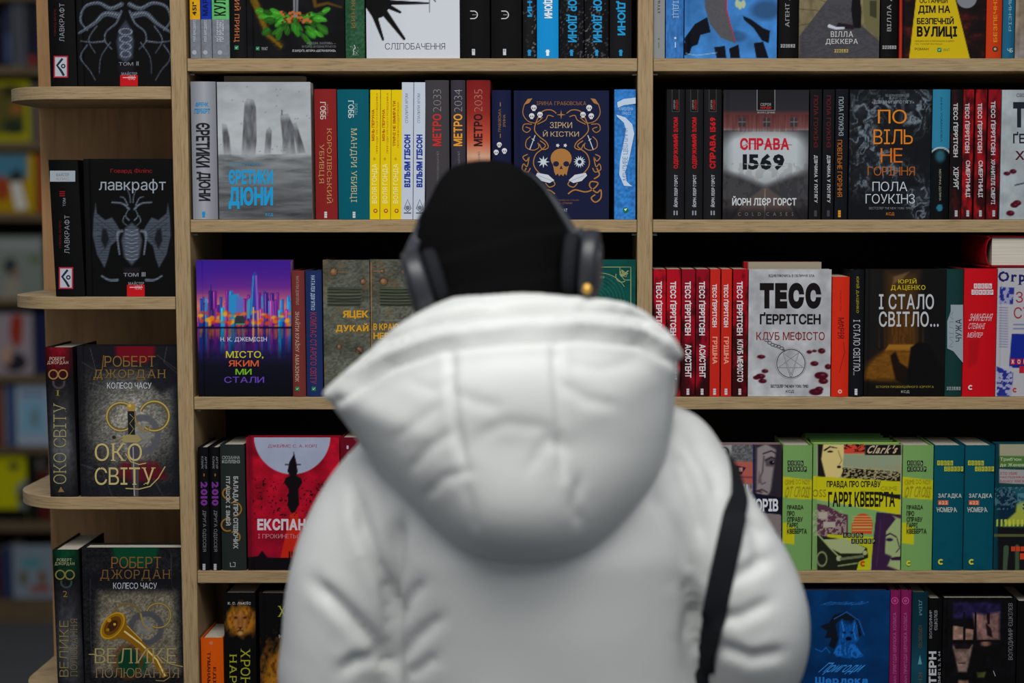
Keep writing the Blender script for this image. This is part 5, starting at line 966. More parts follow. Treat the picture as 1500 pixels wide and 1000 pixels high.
book('black spine with tall white lettering, lowest right shelf', 1359, 1378.5, 876, 1085, 'E', 'spine', (17, 17, 19), i, EG)
def a(A):
    A.fill((18, 16, 19)); A.poly((40, 32, 76), [(1396, 882), (1466, 882), (1466, 905), (1396, 905)], 4, .7)
    sk_ = (136, 104, 92)
    A.poly(sk_, [(1396, 916), (1411, 918), (1411, 937), (1396, 937)], 1.5); A.poly(sk_, [(1414, 920), (1426, 922), (1425, 937), (1414, 937)], 1.5); A.poly((120, 88, 84), [(1426, 898), (1446, 900), (1464, 896), (1464, 936), (1432, 937), (1428, 916)], 5); A.poly((30, 20, 24), [(1444, 912), (1452, 920), (1454, 934), (1446, 930)], 2); A.poly((28, 20, 26), [(1445, 898), (1450, 896), (1450, 914), (1446, 914)], 1)
    A.poly((118, 96, 88), [(1396, 944), (1425, 944), (1420, 968), (1416, 984), (1404, 984), (1400, 966), (1396, 950)], 3); A.poly((30, 22, 26), [(1396, 944), (1402, 942), (1424, 942), (1420, 950), (1400, 950)], 2); A.line((46, 30, 32), [(1404, 971), (1414, 971)], 1.6); A.poly((120, 90, 76), [(1404, 996), (1418, 996), (1422, 1030), (1402, 1030)], 3); A.circ((104, 74, 60), 1444, 942, 7, 4, 3); A.poly((70, 72, 40), [(1430, 984), (1444, 984), (1442, 992), (1432, 992)], 2)
    A.mot(.3, 7)
i = I().T('ВОЛОДИМИР ЄШКІЛЄВ', 1477, 883, 1484.5, 966, (120, 120, 124), 'u', -.01).L([(1455, 982), (1458, 990)], 1, (150, 150, 150))
for x in (1412.5, 1429): i.R(x-1.4, 896, x+1.4, 938, (18, 16, 19))
i.R(1394, 937, 1466, 939, (18, 16, 19))
book('face out black cover with framed portrait fragments, lowest right shelf', 1380, 1487, 875.5, 1085, 'E', 'face', a, i, EG)
book('plain black spine at the bottom right photo corner', 1489, 1512, 880, 1085, 'E', 'spine', (14, 13, 14), None, EG)
book('rust orange book hidden low beside the white sleeve, lowest right shelf', 1135, 1164.5, 978, 1085, 'E', 'spine', (120, 50, 22), None, EG)

# ------------------------------------------------------------------ end unit books
FG = 'books on the rounded end unit'
def sm_(pts):
    q = [np.array(p, float) for p in pts]; out = []
    for k in range(len(q)-1):
        p0, p1, p2, p3 = q[max(k-1, 0)], q[k], q[k+1], q[min(k+2, len(q)-1)]
        for t in (0, .25, .5, .75): out.append(tuple(.5*((2*p1)+(-p0+p2)*t+(2*p0-5*p1+4*p2-p3)*t*t+(-p0+3*p1-3*p2+p3)*t**3)))
    return out+[tuple(q[-1])]
def orn(A, kind):
    A.fill((15, 15, 17))
    g = (88, 98, 112)
    if kind == 2:
        for s in (1, -1):
            X = lambda x: 184+s*(x-184)
            for pts, wd in (([(190, 6), (206, 12), (224, 4), (244, 10), (250, 30), (240, 44)], 7), ([(196, 22), (214, 20), (230, 34), (252, 48)], 10), ([(190, 16), (198, 34), (212, 46), (214, 60), (204, 72)], 3.4), ([(226, 38), (238, 58), (228, 78)], 2), ([(188, 60), (190, 84)], 3), ([(214, 60), (232, 62), (250, 60)], 3), ([(240, 66), (250, 84), (236, 104), (228, 118)], 2), ([(206, 62), (220, 84), (222, 108)], 1.4), ([(190, -30), (230, -40), (250, -20)], 8), ([(200, -4), (226, -14), (250, -6)], 6)):
                P_ = sm_([(X(a_), b_) for a_, b_ in pts]); A.line(g, P_, wd, wd*.35, 1.2, .85); A.line((140, 150, 164), [(a_-.6, b_-1) for a_, b_ in P_], wd*.3, .4, 1.2, .6)
        A.poly((78, 84, 100), [(184, 30), (192, 42), (196, 60), (194, 84), (184, 92), (174, 84), (171, 60), (175, 42)], 5, .8)
        for k in range(4): A.ring((130, 140, 156), 184, 46+k*11, 9-k*.6, 1.4, 4.5)
        A.poly((40, 34, 44), [(172, 94), (198, 94), (194, 112), (176, 112)], 6, .6)
        A.mix((np.abs(((A.X*.8+A.Y*.6) % 3.2)-1.6) < .55)*(A.c[..., 0] > 60)*.4, (20, 22, 28))
    else:
        for s in (1, -1):
            X = lambda x: 193+s*(x-193)
            A.poly(g, [(X(a_), b_) for a_, b_ in ((246, 297), (249, 318), (250, 345), (244, 372), (233, 392), (228, 378), (224, 360), (213, 350), (209, 340), (214, 330), (222, 318), (232, 322), (244, 312))], 2, .75)
            A.poly((16, 16, 19), [(X(a_), b_) for a_, b_ in ((236, 334), (238, 352), (232, 364), (226, 350), (230, 336))], 3, .8)
            for k in range(7): A.line((30, 32, 38), [(X(213+k*2), 342+k*2), (X(246-k), 318+k*9)], .8, .8, 1, .8)
            for pts, wd in (([(197, 306), (206, 298), (222, 296)], 3.4), ([(199, 300), (204, 290), (210, 288)], 2), ([(195, 296), (196, 286), (200, 276)], 1.6), ([(197, 322), (202, 316), (199, 308)], 2), ([(207, 338), (214, 342), (211, 372)], 4), ([(214, 410), (226, 410), (237, 404)], 4), ([(204, 316), (206, 324), (200, 330)], 1.6)):
                A.line((110, 120, 134), sm_([(X(a_), b_) for a_, b_ in pts]), wd, wd*.6, 1.2, .9)
        A.poly((84, 92, 106), [(193, 326), (203, 334), (208, 352), (204, 376), (193, 388), (182, 376), (178, 352), (183, 334)], 4, .9)
        for k in range(8): A.line((150, 160, 172), [(184, 336+k*6), (193, 339+k*6), (202, 336+k*6)], 1.2, 1.2, 1, .7)
        A.poly((50, 44, 50), [(180, 392), (206, 392), (202, 406), (184, 406)], 5, .5); A.mix((np.abs((A.Y % 4)-2) < .6)*(A.c[..., 0] > 60)*.3, (20, 22, 28))
def seal(i, x, y0, y1):
    i.T('МАЙСТЕР', x-6, y0, x+17, y0+5, (150, 152, 156), 0, 0, 1).R(x-8, y0+5, x+18, y1, (190, 22, 28)).R(x-4, y0+8, x+15, y0+9.2, (220, 180, 184)).T('КЛАС', x+4, y0+6, x+14, y0+12, (200, 190, 194), 0, -.01)
def lspine(i, x0, top, lab, pic):
    i.T('ЛАВКРАФТ', x0+17, top, x0+25, top+56, (140, 146, 154), 'u', -.008, gap=.14).T('ГОВАРД ФІЛІПС', x0+9.5, top+8, x0+13, top+48, (110, 28, 30), 'u', -.01)
    i.R(x0+9, pic, x0+30, pic+32, (170, 40, 60)).R(x0+11, pic+2, x0+28, pic+30, (176, 180, 190)).L([(x0+22, pic+4), (x0+14, pic+14), (x0+20, pic+22), (x0+24, pic+29)], 3.4, (34, 44, 56)).C(x0+23, pic+15, 3.4, (34, 44, 56)).C(x0+23, pic+15, 1.5, (176, 180, 190))
i = I(); lspine(i, 70.5, 5, '', 82)
book('black spine with a white eye emblem, top of the end unit', 70.5, 109.5, -86, 127.5, 'F0', 'spine', (15, 15, 17), i, FG, lean=2, depth=.16)
i = I().T('том II', 174, 90, 203, 96, (140, 146, 154), 0, -.012); seal(i, 184, 105, 126)
book('face out black cover with grey swirling ornament, top of the end unit', 112, 253, -86, 126.6, 'F0', 'face', lambda A: orn(A, 2), i, FG, thick=.045)
i = I().R(74, 250, 111, 266, (156, 164, 172)).T('МАЙСТЕР', 83, 252.5, 102, 258, (50, 54, 60), 0, -.01, 1).T('КЛАС', 84, 260, 102, 264, (150, 70, 80), 0, -.02)
for k in range(3): i.R(88, 280+k*3, 96, 281.3+k*3, (150, 26, 30))
i.T('том', 93, 290, 97, 302, (140, 146, 154), 'u', -.01); lspine(i, 78, 315, '', 391)
i2 = i
book('black spine with white leg emblem, second level of the end unit', 76.5, 119, 234, 434.5, 'F1', 'spine', (15, 15, 17), i, FG, lean=6, depth=.16)
i = I().T('Говард Філіпс', 162, 247, 223, 254.5, (140, 26, 34), 0, .0).T('лавкрафт', 145, 262, 243, 283, (150, 158, 168), 0, .0, gap=.09).T('том III', 181, 398.5, 213, 405, (150, 156, 164), 0, -.01); seal(i, 194, 412, 434)
book('face out black cover with a grey winged ornament, second level of the end unit', 124.5, 256.5, 232.5, 434, 'F1', 'face', lambda A: orn(A, 3), i, FG, thick=.045)
def wheelspine(y, c0):
    def f(A):
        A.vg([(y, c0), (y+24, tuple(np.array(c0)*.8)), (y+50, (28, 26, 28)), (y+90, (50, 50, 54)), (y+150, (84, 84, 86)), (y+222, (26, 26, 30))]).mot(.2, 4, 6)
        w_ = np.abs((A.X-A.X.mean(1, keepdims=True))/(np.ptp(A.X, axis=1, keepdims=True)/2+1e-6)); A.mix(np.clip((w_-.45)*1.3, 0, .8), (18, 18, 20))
    return f
AU = (150, 122, 60)
i = I().T('РОБЕРТ', 73, 522.5, 96, 527.5, (190, 170, 150), 0, .0, 1).T('ДЖОРДАН', 70, 528.5, 101, 533.5, (190, 170, 150), 0, .0, 1).ring(79, 548, 6.5, 2, (150, 110, 60)).ring(93, 548, 6.5, 2, (150, 110, 60)).ring(87, 560, 8, 3.4, (66, 58, 66), t0=-20, t1=200).T('1', 83, 571, 88, 579, (130, 120, 40), 0, 0, 1)
i.T('ОКО СВІТУ', 79, 590, 98, 708, (150, 142, 100), 'u', -.015, 1).G([(86, 720), (90, 712), (95, 720)], (130, 100, 60))
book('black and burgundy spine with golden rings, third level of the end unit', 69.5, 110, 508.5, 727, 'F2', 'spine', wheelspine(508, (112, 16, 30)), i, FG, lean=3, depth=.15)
def a(A):
    A.fill((40, 40, 42)); d = np.hypot((A.X-196)/70, (A.Y-616)/75); A.mix(np.clip(1.2-d, 0, 1)*.95, (150, 146, 134)); A.mot(.34, 2.2, 1.6, 3).mot(.12, 14)
    A.mix(np.clip((A.X-248)/10, 0, 1)*.8, (26, 28, 34)); A.mix(np.clip((130-A.X)/14, 0, 1)*.8, (20, 20, 23)); A.mix(np.clip((700-A.Y)/-20, 0, .6), (26, 27, 32)); A.mix(np.clip((548-A.Y)/22, 0, .9), (28, 26, 32))
    A.poly((112, 16, 30), [(168, 500), (228, 500), (226, 520), (214, 532), (190, 530), (170, 522)], 6, .9); A.poly((96, 18, 28), [(178, 676), (230, 676), (246, 700), (200, 706), (172, 696)], 8, .8); A.poly((24, 24, 30), [(214, 560), (240, 524), (262, 520), (262, 560), (236, 576)], 8, .8)
    A.ring((84, 84, 92), 209, 636, 22, 9, 25, 2, .9).circ((120, 118, 116), 209, 636, 12, 14, 4, .7)
    for pts in ([(120, 530), (150, 548), (176, 552)], [(230, 520), (258, 540)], [(128, 560), (152, 566)], [(120, 680), (150, 690), (166, 730)], [(245, 505), (240, 530), (262, 548)], [(225, 700), (240, 728)], [(132, 510), (140, 540), (134, 580)]): A.line((90, 90, 92), pts, .8, .5, 1, .7)
i = I().ring(177, 610, 20, 5, (104, 86, 44)).ring(177, 610, 20.6, 2, (176, 154, 92)).ring(226, 609, 21, 5, (104, 86, 44), t0=-160, t1=130).ring(226, 609, 21.6, 2, (176, 154, 92), t0=-160, t1=130).L([(196, 604), (200, 620), (206, 628), (214, 632), (220, 626)], 2.6, (140, 120, 70))
i.G([(190, 652), (204, 652), (203, 727), (196, 727)], (70, 66, 72)).L([(195, 654), (197, 726)], 1.6, (150, 146, 150)).G([(187, 602), (197, 602), (198, 638), (188, 638)], (30, 32, 40)).L([(190, 606), (196, 612), (190, 620), (196, 628), (190, 636)], .9, (150, 130, 60)).C(192, 596, 6.5, (160, 130, 60), 6).C(190, 594, 2.4, (200, 170, 90)).G([(174, 642), (186, 636), (202, 637), (208, 644), (202, 648), (182, 648)], (150, 136, 90)).C(167, 640, 2.6, (40, 40, 40)).L([(167, 646), (180, 641)], 2, (120, 110, 70))
i.T('РОБЕРТ', 152, 521, 228, 537, (126, 94, 46), 0, -.005, 1).T('ДЖОРДАН', 136, 541, 243, 556, (126, 94, 46), 0, -.005, 1).L([(152, 520), (150, 540), (142, 556)], 1.2, (126, 94, 46)).T('КОЛЕСО ЧАСУ', 157, 560, 222, 569, (190, 194, 200), 0, .0)
i.T('ОКО', 139, 649, 208, 675, (186, 168, 112), 0, -.002, 1).L([(184, 664), (192, 676), (204, 680), (214, 678)], 1.6, (176, 156, 100)).T('СВІТУ', 139, 684, 228, 710, (186, 168, 112), 0, -.002, 1).L([(242, 683), (232, 700), (220, 712), (204, 716), (184, 715)], 1.6, (176, 156, 100))
book('face out grey cover with golden rings and sword on the end unit', 115.5, 263.5, 507, 726.5, 'F2', 'face', a, i, FG, thick=.045)
i = I().T('РОБЕРТ', 84, 817, 106, 821.5, (160, 160, 120), 0, .0, 1).T('ДЖОРДАН', 81, 822.5, 110, 827.5, (160, 160, 120), 0, .0, 1).ring(89, 841, 6.5, 2, (120, 112, 60)).ring(103, 841, 6.5, 2, (120, 112, 60)).ring(98, 852, 7.5, 3, (44, 66, 60), t0=-20, t1=200).T('2', 93, 864.5, 99.5, 873.5, (130, 100, 50), 0, 0, 1)
i.T('ВЕЛИКЕ', 88, 908, 101, 990, (126, 112, 72), 'u', -.01, 1).T('ПОЛЮВАННЯ', 104, 905, 114, 990, (120, 104, 66), 'u', -.015, 1)
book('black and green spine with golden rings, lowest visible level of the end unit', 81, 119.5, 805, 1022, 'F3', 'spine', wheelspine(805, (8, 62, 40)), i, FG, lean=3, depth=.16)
def a(A):
    A.fill((30, 30, 32)); A.mix(np.clip(.55-A.sd([(146, 870), (256, 870), (262, 990), (140, 990)])/14, 0, 1)*.9, (118, 110, 94)); A.mot(.32, 2, 2, 3).mot(.12, 14)
    A.poly((6, 66, 42), [(164, 798), (232, 798), (230, 818), (212, 832), (186, 830), (168, 820)], 6, .9); A.poly((8, 60, 40), [(176, 968), (220, 968), (214, 990), (180, 990)], 6, .8); A.mix(np.clip((868-A.Y)/14, 0, 1)*np.clip((A.Y-832)/14, 0, 1)*.8, (24, 24, 28))
    A.ring((70, 70, 78), 214, 924, 22, 9, 22, 2, .9).circ((120, 122, 126), 212, 922, 11, 12, 4, .6); A.circ((90, 50, 24), 188, 975, 22, 28, 3, .6).circ((10, 56, 38), 188, 975, 15, 22, 3, .9)
    for pts in ([(128, 880), (150, 884)], [(132, 850), (134, 990)], [(250, 810), (252, 860), (262, 880)], [(128, 940), (150, 960)]): A.line((70, 70, 72), pts, .8, .5, 1, .7)
i = I().ring(186, 905, 21, 3, (110, 94, 54), t0=180, t1=360).ring(232, 901, 18, 3.2, (110, 92, 50), t0=-160, t1=120).ring(232, 901, 18, 1.1, (160, 140, 86), t0=-160, t1=120).L([(206, 898), (210, 914), (220, 924)], 2.6, (140, 120, 70))
i.G([(184, 900), (186, 914), (200, 930), (232, 962), (246, 990), (238, 992), (222, 968), (190, 940), (176, 934), (160, 938)], (128, 88, 18)).L([(182, 924), (206, 942), (230, 966), (242, 990)], 2.4, (210, 186, 120)).L([(186, 916), (208, 938)], 1.2, (190, 150, 60))
for rr_, cc_ in ((1, (176, 134, 26)), (.88, (138, 98, 16)), (.7, (96, 58, 12)), (.42, (58, 34, 12))):
    i.G([(165+rr_*(23*math.cos(t)*math.cos(-.9)-14*math.sin(t)*math.sin(-.9)), 916+rr_*(23*math.cos(t)*math.sin(-.9)+14*math.sin(t)*math.cos(-.9))) for t in np.linspace(0, 2*math.pi, 26)[:-1]], cc_)
i.C(160, 908, 3, (176, 130, 30)).C(168, 914, 2, (190, 150, 50)).C(158, 922, 2.4, (150, 104, 24))
i.T('РОБЕРТ', 162, 815, 236, 832, (122, 86, 46), 0, -.005, 1).T('ДЖОРДАН', 146, 834, 250, 850, (112, 82, 46), 0, -.005, 1).T('КОЛЕСО ЧАСУ', 166, 853, 230, 862, (176, 180, 188), 0, .0)
i.T('ВЕЛИКЕ', 139, 949, 258, 971, (156, 140, 92), 0, -.012, 1).L([(130, 958), (142, 958)], 1.4, (156, 140, 92)).L([(236, 962), (250, 972), (268, 976)], 1.5, (156, 140, 92)).T('ПОЛЮВАННЯ', 140, 978, 263, 992, (140, 120, 80), 0, -.018, 1).L([(248, 992), (240, 997), (228, 996)], 1.2, (140, 120, 80))
book('face out grey cover with a golden horn, bottom of the end unit', 122.5, 270, 802, 1022, 'F3', 'face', a, i, FG, thick=.045)
bpy.data.objects.remove(_o)
# ------------------------------------------------------------------ the person
def remesh(parts, voxel, smooth_it, name, m, parent, disp=None, extra=None):
    mb = MB()
    for v, f in parts: mb.add(v, f)
    v = np.concatenate(mb.v); me = bpy.data.meshes.new('tmp'); me.from_pydata(v.tolist(), [], mb.f); me.update()
    ob = bpy.data.objects.new('tmp', me); col.objects.link(ob)
    rm = ob.modifiers.new('r', 'REMESH'); rm.mode = 'VOXEL'; rm.voxel_size = voxel
    if smooth_it: sm = ob.modifiers.new('s', 'SMOOTH'); sm.factor = .5; sm.iterations = smooth_it
    dg = bpy.context.evaluated_depsgraph_get(); dg.update()
    out = bpy.data.meshes.new_from_object(ob.evaluated_get(dg)); bpy.data.objects.remove(ob)
    n = len(out.vertices); co = np.empty(n*3); out.vertices.foreach_get('co', co); co = co.reshape(-1, 3)
    if disp is not None:
        nr = np.array([tuple(x.vector) for x in out.vertex_normals]); co = disp(co, nr)
    o_ = np.array(parent.location) if parent is not None else np.zeros(3)
    out.vertices.foreach_set('co', (co-o_).ravel()); out.update()
    out.polygons.foreach_set('use_smooth', [True]*len(out.polygons)); out.name = name
    out.materials.clear(); out.materials.append(m)
    r = bpy.data.objects.new(name, out); col.objects.link(r)
    if parent is not None: r.parent = parent
    return r, co
def loft(secs, n=28):
    """secs: (centre, half axis vector a, half axis vector b, exponent)"""
    V = []; k = len(secs)
    for c, a, b, e in secs:
        c, a, b = map(np.array, (c, a, b))
        for j in range(n):
            t = 2*math.pi*j/n; ct, st = math.cos(t), math.sin(t)
            V.append(c + a*math.copysign(abs(ct)**(2/e), ct) + b*math.copysign(abs(st)**(2/e), st))
    Fc = [(i*n+j, i*n+(j+1) % n, (i+1)*n+(j+1) % n, (i+1)*n+j) for i in range(k-1) for j in range(n)]
    Fc += [tuple(range(n))[::-1], tuple(range((k-1)*n, k*n))]
    return np.array(V, float), Fc
def limb(pts, n=20, caps=True):
    """pts: ((x,y,z), r); a tapered tube with rounded ends along a smooth path"""
    Q = [np.array(p, float) for p, _ in pts]; R = [r for _, r in pts]; C = []; RR = []
    for i in range(len(Q)-1):
        p0, p1, p2, p3 = Q[max(i-1, 0)], Q[i], Q[i+1], Q[min(i+2, len(Q)-1)]
        for t in np.linspace(0, 1, 6)[:-1]:
            C.append(.5*((2*p1)+(-p0+p2)*t+(2*p0-5*p1+4*p2-p3)*t*t+(-p0+3*p1-3*p2+p3)*t**3)); RR.append(R[i]*(1-t)+R[i+1]*t)
    C.append(Q[-1]); RR.append(R[-1])
    if caps:
        d0 = (C[0]-C[1])/np.linalg.norm(C[0]-C[1]); d1 = (C[-1]-C[-2])/np.linalg.norm(C[-1]-C[-2])
        s = [(C[0]+d0*RR[0]*math.sin(t), RR[0]*math.cos(t)) for t in (1.5, 1.2, .9, .6, .3)]; e = [(C[-1]+d1*RR[-1]*math.sin(t), RR[-1]*math.cos(t)) for t in (.3, .6, .9, 1.2, 1.5)]
        C = [a for a, _ in s]+C+[a for a, _ in e]; RR = [b for _, b in s]+RR+[b for _, b in e]
    secs = []; up = np.array((.13, .31, .94))
    for i in range(len(C)):
        d = C[min(i+1, len(C)-1)]-C[max(i-1, 0)]; d = d/(np.linalg.norm(d)+1e-9)
        a = np.cross(d, up); a /= np.linalg.norm(a)+1e-9; b = np.cross(d, a); secs.append((C[i], a*RR[i], b*RR[i], 2))
    return loft(secs, n)
def ell(c, r, n=24, m=14):
    V = [np.array(c)+np.array((r[0]*math.cos(t)*math.cos(p), r[1]*math.sin(t)*math.cos(p), r[2]*math.sin(p))) for p in np.linspace(-1.54, 1.54, m) for t in np.linspace(0, 2*math.pi, n, endpoint=False)]
    Fc = [(i*n+j, i*n+(j+1) % n, (i+1)*n+(j+1) % n, (i+1)*n+j) for i in range(m-1) for j in range(n)]+[tuple(range(n))[::-1], tuple(range((m-1)*n, m*n))]
    return np.array(V), Fc
YB = -.62
pc = P(795, 900, YB)
per = empty('person', (pc[0], YB, 0))
tag(per, 'person seen from behind in a white hooded puffer jacket and black beanie, browsing the shelves', 'person')
X0 = pc[0]
def Q(x, y, Y=YB): return tuple(P(x, y, Y))
# body: one continuous figure, mostly covered by clothes
hd = np.array(Q(728, 402, -.60))
legs = []
for s in (-1, 1):
    legs.append(limb([((X0+s*.085, YB+.02, .80), .088), ((X0+s*.095, YB+.03, .62), .072), ((X0+s*.10, YB+.03, .46), .052), ((X0+s*.10, YB+.01, .30), .050), ((X0+s*.10, YB, .12), .036), ((X0+s*.10, YB-.01, .07), .036)]))
    legs.append(limb([((X0+s*.10, YB-.03, .052), .036), ((X0+s*.108, YB+.09, .046), .034), ((X0+s*.112, YB+.15, .038), .026)]))
EL = [Q(512, 1020, -.575), Q(1082, 985, -.575)]; SH = [Q(580, 715, -.61), Q(985, 705, -.61)]
HN = [Q(668, 1034, -.275), Q(914, 1035, -.305)]
MD = [Q(520, 850, -.63), Q(1068, 840, -.63)]
arms = []; fingers = []
for k, s in ((0, -1), (1, 1)):
    S_, E_, H_ = np.array(SH[k]), np.array(EL[k]), np.array(HN[k])
    arms.append(limb([(S_, .046), (np.array(MD[k]), .044), (E_, .034), ((E_+H_)/2, .028), (H_-(H_-E_)*.08, .025), (H_, .026)]))
    d = (H_-E_)/np.linalg.norm(H_-E_); sd_ = np.cross(d, (0, 0, 1)); sd_ /= np.linalg.norm(sd_); upv = np.cross(sd_, d)
    palm = H_+d*.05
    arms.append(loft([(H_-d*.01, upv*.026, sd_*.018, 2), (H_+d*.03, upv*.038, sd_*.016, 2.4), (H_+d*.075, upv*.041, sd_*.014, 2.4), (H_+d*.092, upv*.036, sd_*.010, 2.2)], 20))
    inn = -s*sd_ if s > 0 else -s*sd_
    for f_, (o_, L_) in enumerate(((.030, .072), (.010, .082), (-.010, .076), (-.029, .060))):
        b0 = H_+d*.075+upv*o_; c_ = -s*np.array((1, 0, 0))
        fingers.append(limb([(b0-d*.02, .0088), (b0+d*L_*.45, .0086), (b0+d*L_*.75+c_*L_*.22, .0078), (b0+d*L_*.85+c_*L_*.5, .0068)], 12))
    fingers.append(limb([(H_+d*.02+upv*.022, .012), (H_+d*.045+upv*.05, .0105), (H_+d*.075+upv*.062-s*np.array((.012, 0, 0)), .0088), (H_+d*.098+upv*.060-s*np.array((.02, 0, 0)), .0072)], 12))
torso_b = loft([((X0, YB+.02, .78), (.15, 0, 0), (0, .10, 0), 2.2), ((X0, YB+.01, .90), (.155, 0, 0), (0, .105, 0), 2.2), ((X0, YB, 1.02), (.13, 0, 0), (0, .09, 0), 2.2), ((X0, YB, 1.16), (.15, 0, 0), (0, .10, 0), 2.2), ((X0, YB, 1.21), (.14, 0, 0), (0, .08, 0), 2.2), ((X0, YB, 1.25), (.09, 0, 0), (0, .06, 0), 2)])
sl_ = limb([(SH[0], .045), ((X0-.05, YB, 1.20), .045), ((X0+.05, YB, 1.20), .045), (SH[1], .045)])
neck = limb([((X0-.01, YB, 1.24), .058), (tuple(hd-np.array((0, .0, .09))), .052), (tuple(hd), .06)])
fy = hd[1]
head = [ell(hd+(0, -.004, .014), (.074, .088, .092)), ell(hd+(0, .03, -.055), (.055, .068, .062)), ell(hd+(0, .092, -.072), (.024, .018, .02)),
        limb([(tuple(hd+(0, .086, .012)), .009), (tuple(hd+(0, .106, -.018)), .0115), (tuple(hd+(0, .100, -.030)), .0125)], 12),
        ell(hd+(0, .088, -.052), (.024, .012, .0055)), ell(hd+(0, .090, -.060), (.020, .012, .006))]
for s in (-1, 1): head += [ell(hd+(s*.077, -.004, -.005), (.008, .018, .031)), ell(hd+(s*.028, .082, .012), (.016, .012, .010)), ell(hd+(s*.03, .078, .030), (.022, .013, .006))]
body, _ = remesh(legs+arms+fingers+[torso_b, sl_, neck]+head, .0042, 3, 'body', M_SKIN, per)
M_EYE = mat('eye_white', base=(.8, .78, .75), rough=.2); M_IRIS = mat('dark_iris', base=(.05, .03, .02), rough=.15)
for s in (-1, 1):
    v, f = ell(hd+(s*.029, .0885, .011), (.0105, .008, .0072), 16, 9); eo = MB().add(v, f).build('eye', M_EYE, per, smooth=True)
    v, f = ell(hd+(s*.029, .0955, .011), (.0042, .002, .0042), 12, 7); MB().add(v, f).build('iris', M_IRIS, eo, smooth=True)
# trousers and shoes
tr = []
for s in (-1, 1):
    tr.append(limb([((X0+s*.085, YB+.02, .84), .112), ((X0+s*.098, YB+.03, .62), .094), ((X0+s*.10, YB+.03, .46), .080), ((X0+s*.10, YB+.01, .28), .075), ((X0+s*.10, YB, .13), .068)], caps=False))
    so = MB(); v, f = loft([((X0+s*.10, YB-.035, z), (w_, 0, 0), (0, l_, 0), 2.6) for z, w_, l_ in ((0.001, .040, .060), (.02, .044, .064), (.05, .042, .060), (.10, .038, .048))], 24); so.add(v, f)
    v, f = loft([((X0+s*.104, YB+yy, hh/2+.001), (ww, 0, 0), (0, 0, hh/2), 2.8) for yy, ww, hh in ((-.09, .036, .06), (-.02, .043, .085), (.05, .048, .075), (.12, .048, .056), (.17, .040, .044), (.195, .02, .03))], 24); so.add(v, f)
    so.build('shoe', M_BLACKP, per, smooth=True)
remesh(tr+[loft([((X0, YB+.015, .70), (.17, 0, 0), (0, .115, 0), 2.2), ((X0, YB+.01, .86), (.178, 0, 0), (0, .128, 0), 2.2), ((X0, YB+.01, .96), (.165, 0, 0), (0, .12, 0), 2.2)])], .008, 5, 'trousers', M_CLOTH, per)
# ---- jacket
def px_to(l, Y): return [P(x, y, Y) for x, y in l]
def slab(y, xl, xr, yd0, yd1, e=2.3):     # torso section at photograph row y between two columns
    a = P(xl, y, (yd0+yd1)/2); b = P(xr, y, (yd0+yd1)/2); c = (a+b)/2
    return (c, ((b-a)[0]/2, 0, 0), (0, (yd1-yd0)/2, 0), e)
tor = loft([slab(1200, 566, 1046, -.715, -.47), slab(1100, 562, 1040, -.715, -.47), slab(1000, 560, 1030, -.725, -.475), slab(900, 556, 1024, -.748, -.48), slab(800, 548, 1026, -.768, -.485),
            slab(730, 535, 1030, -.765, -.49), slab(680, 548, 1020, -.755, -.50), slab(640, 580, 985, -.74, -.51), slab(600, 625, 930, -.72, -.53), slab(560, 660, 880, -.70, -.55)], 40)
def armj(l): return limb([(Q(x, y, Y), r) for x, y, Y, r in l], 28)
la = armj([(600, 700, -.62, .080), (560, 745, -.63, .076), (528, 810, -.635, .074), (510, 880, -.63, .074), (501, 945, -.62, .073), (496, 1000, -.60, .074), (512, 1050, -.545, .072), (560, 1060, -.45, .062), (625, 1045, -.34, .052), (660, 1035, -.29, .047)])
ra = armj([(965, 690, -.62, .080), (1000, 735, -.63, .078), (1045, 800, -.635, .074), (1082, 860, -.635, .072), (1100, 915, -.63, .073), (1098, 960, -.60, .073), (1070, 1010, -.54, .071), (1010, 1035, -.45, .062), (945, 1040, -.355, .052), (920, 1036, -.32, .047)])
col_ = loft([slab(640, 620, 950, -.73, -.50), slab(560, 640, 880, -.72, -.52), slab(500, 660, 830, -.70, -.53), slab(470, 670, 815, -.69, -.54)], 32)
def seg(px, py, pts):
    d = np.full(px.shape, 1e9); tt = np.zeros(px.shape)
    for i in range(len(pts)-1):
        (ax, ay), (bx, by) = pts[i], pts[i+1]; ex, ey = bx-ax, by-ay
        t = np.clip(((px-ax)*ex+(py-ay)*ey)/(ex*ex+ey*ey), 0, 1); q = np.hypot(px-ax-ex*t, py-ay-ey*t)
        b = q < d; d = np.where(b, q, d); tt = np.where(b, (i+t)/(len(pts)-1), tt)
    return d, tt
